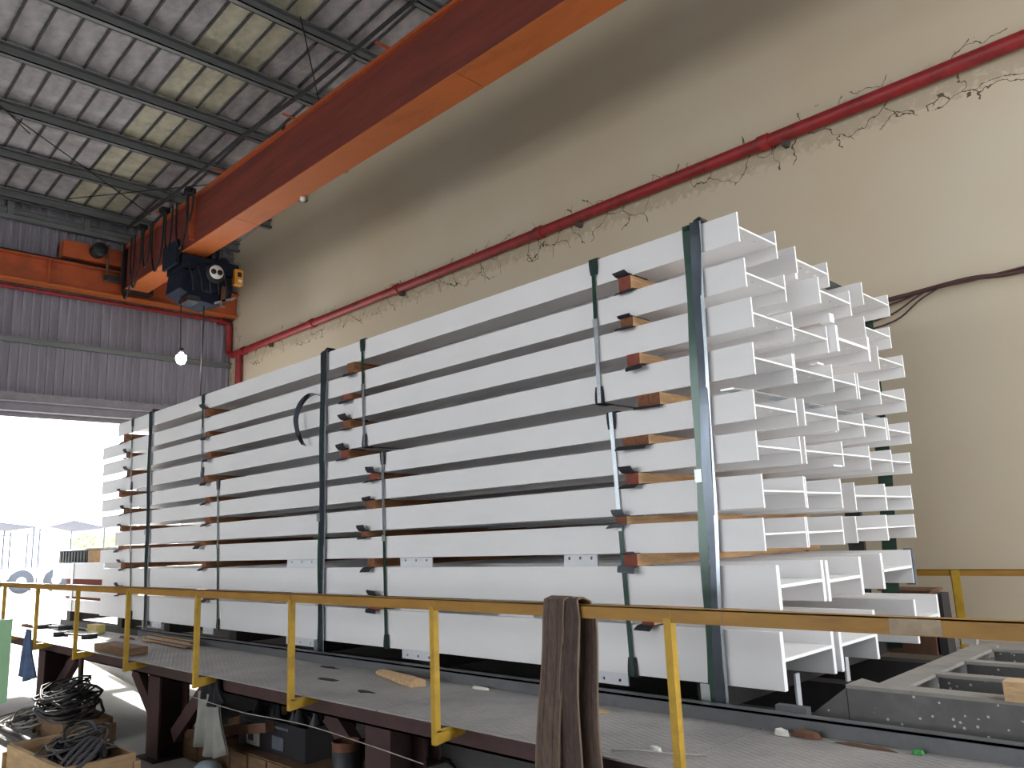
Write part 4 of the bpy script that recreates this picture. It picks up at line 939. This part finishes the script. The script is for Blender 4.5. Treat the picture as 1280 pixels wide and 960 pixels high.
MB().lathe([(0, 0), (.11, 0), (.11, .45), (.116, .46), (.11, .47), (.11, .65)], (-5.75, 3.8, GZ), 24).build('body', 'can_dark', ca)
MB().lathe([(.11, .65), (.11, .7), (.116, .71), (.105, .72), (.1, .7), (.095, .3), (0, .3)], (-5.75, 3.8, GZ), 24).build('rusty_rim', 'can_rust', ca)
for i, pts in enumerate((
    [(-7.5, 4.6, GZ+.01), (-6.6, 4.9, GZ+.01), (-5.9, 4.5, GZ+.02), (-5.0, 4.7, GZ+.01), (-4.2, 4.2, GZ+.01)],
    [(-9.0, 5.6, GZ+.01), (-7.8, 5.2, GZ+.01), (-6.9, 5.7, GZ+.01), (-6.1, 5.3, GZ+.02)],
    [(-10.2, 5.4, GZ+.01), (-9.2, 5.0, GZ+.01), (-8.4, 5.6, GZ+.01), (-7.9, 5.9, GZ+.01)],
    [(-5.6, 4.0, GZ+.1), (-4.9, 4.1, GZ+.02), (-4.6, 3.7, GZ+.01), (-4.1, 3.9, GZ+.01), (-3.6, 3.6, GZ+.01)])):
    tag(MB().tube(smooth_path(pts, 7), .016, 6).build('floor_cable', 'cable_black', org=pts[0]), ['black cable winding on the floor behind the steel can', 'black cable on the bright floor behind the bag', 'black cable on the floor under the platform, farthest in', 'black cable curling right of the steel can'][i], 'cable')
tag(MB().tube(smooth_path([(-8.2, 3.6, -1.42), (-7.2, 3.64, -1.46), (-6.2, 3.66, -1.44), (-5.4, 3.7, -1.48), (-4.6, 3.66, -1.5)], 6), .004, 5).build('pale_wire', 'wire_pale', org=(-6.4, 3.65, -1.45)), 'thin pale wire strung along under the walkway edge', 'wire')
rag('rag', 'dark blue rag with yellow patch under the platform', (-9.6, 5.0, GZ+.6), .45, .3, .14, 'cloth_blue', 21)
tag(MB().box(-10.1, -8.9, 4.75, 5.25, GZ+.0, GZ+.6).build('workbench_box', 'dark_steel', org=(-9.5, 5, GZ)), 'dark steel box carrying the blue rag under the platform', 'box')
gm = thing('machine_cabinet', 'green machine cabinet at the left edge before the walkway', 'cabinet', (-9.25, 2.1, GZ))
MB().box(-10.3, -9.5, 1.9, 2.3, -1.4, -.62).build('body', 'green_paint', gm)
MB().box(-9.5, -9.47, 1.88, 2.32, -1.41, -.61).build('front_panel', 'green_pale', gm)
for (x, y) in ((-10.2, 1.95), (-9.9, 1.95), (-10.2, 2.25), (-9.9, 2.25)): MB().box(x-.03, x+.03, y-.03, y+.03, GZ, -1.4).build('leg', 'green_paint', gm)

# ================================================================ outside the doorway
tk = thing('lorry', 'pale lorry parked in the bright yard beyond the doorway', 'truck', (-60, 15, GZ))
MB().box(-61, -58.5, 12.5, 20.5, GZ+.9, GZ+1.2).build('chassis', 'truck_body', tk)
MB().box(-61.2, -58.4, 17.8, 20.6, GZ+.8, GZ+2.1).build('cab', 'truck_body', tk)
MB().box(-58.4, -58.35, 18.3, 20.0, GZ+1.5, GZ+2.0).build('cab_window', 'glass_dark', tk)
MB().box(-61.2, -58.4, 12.0, 17.6, GZ+1.2, GZ+1.5).build('bed', 'truck_body', tk)
for y in (14.6, 16.6, 19.3):
    w_ = MB().lathe([(.3, -.14), (.7, -.14), (.72, -.1), (.72, .1), (.7, .14), (.3, .14)], (-58.5, y, GZ+.72), 24, axis='x').build('tyre', 'tyre', tk)
    MB().lathe([(0, .08), (.28, .1), (.36, .14), (.36, .0)], (-58.5, y, GZ+.72), 20, axis='x').build('hub', 'truck_blue', w_)
def canopy(x, y0, y1, z, label):
    t = thing('canopy', label, 'canopy', (x, (y0+y1)/2, GZ)); yc = (y0+y1)/2
    MB().poly([(x-4, y0, z), (x+4, y0, z), (x+4, yc, z+.55), (x-4, yc, z+.55), (x+4, y1, z), (x-4, y1, z), (x-4, y0, z-.06), (x+4, y0, z-.06), (x+4, yc, z+.49), (x-4, yc, z+.49), (x+4, y1, z-.06), (x-4, y1, z-.06)], [(0, 1, 2, 3), (3, 2, 4, 5), (9, 8, 7, 6), (11, 10, 8, 9), (1, 7, 8, 2), (2, 8, 10, 4), (0, 3, 9, 6), (3, 5, 11, 9), (0, 6, 7, 1), (5, 4, 10, 11)]).build('roof_sheet', 'tarp', t)
    for yy in (y0+.1, y1-.1):
        MB().tube([(x+3.8, yy, GZ), (x+3.8, yy, z)], .06, 6).build('post', 'tarp', t); MB().tube([(x-3.8, yy, GZ), (x-3.8, yy, z)], .06, 6).build('post', 'tarp', t)
canopy(-66, 8.5, 16.2, 2.0, 'pale canopy roof in the yard, left of the lamp pole')
canopy(-68, 16.9, 21.4, 1.9, 'pale canopy roof in the yard, right of the lamp pole')
lp = thing('yard_pole', 'thin pale pole standing in the bright yard', 'pole', (-62, 15.7, GZ))
MB().tube([(-62, 15.7, GZ), (-62, 15.7, 1.5)], .05, 8).build('mast', 'tarp', lp); MB().tube([(-62, 13.6, 1.45), (-62, 17.5, 1.45)], .04, 6).build('crossarm', 'tarp', lp)
def tree(x, y, h, r, label, seed):
    rnd = random.Random(seed); t = thing('tree', label, 'tree', (x, y, GZ))
    MB().tube([(x, y, GZ), (x+.1, y, GZ+h*.5), (x, y+.1, GZ+h*.8)], [.22, .16, .08], 8).build('trunk', 'bark', t)
    m = MB()
    for i in range(900):
        d = Vector((rnd.gauss(0, 1), rnd.gauss(0, 1), rnd.gauss(0, 1))).normalized()*r*rnd.uniform(.5, 1)
        c = Vector((x, y, GZ+h))+Vector((d.x, d.y, d.z*.75)); a = Vector((rnd.gauss(0, 1), rnd.gauss(0, 1), rnd.gauss(0, 1))).normalized(); b = a.orthogonal().normalized(); s_ = rnd.uniform(.12, .24)
        m.poly([c-a*s_, c+b*s_*.5, c+a*s_, c-b*s_*.5], [(0, 1, 2, 3)])
    o = m.build('foliage', 'leaf', t); o['kind'] = 'stuff'
tree(-80, 24.9, 3.3, 1.3, 'pale green tree in the yard beside the stack end', 1)
tree(-82, 27.6, 3.2, 1.4, 'second pale green tree just right of the first', 2)

# ---------------------------------------------------------------- lift everything so that the ground is z = 0
for o in scene.objects:
    if o.parent is None and o.type in ('MESH', 'EMPTY'): o.location.z += EYE
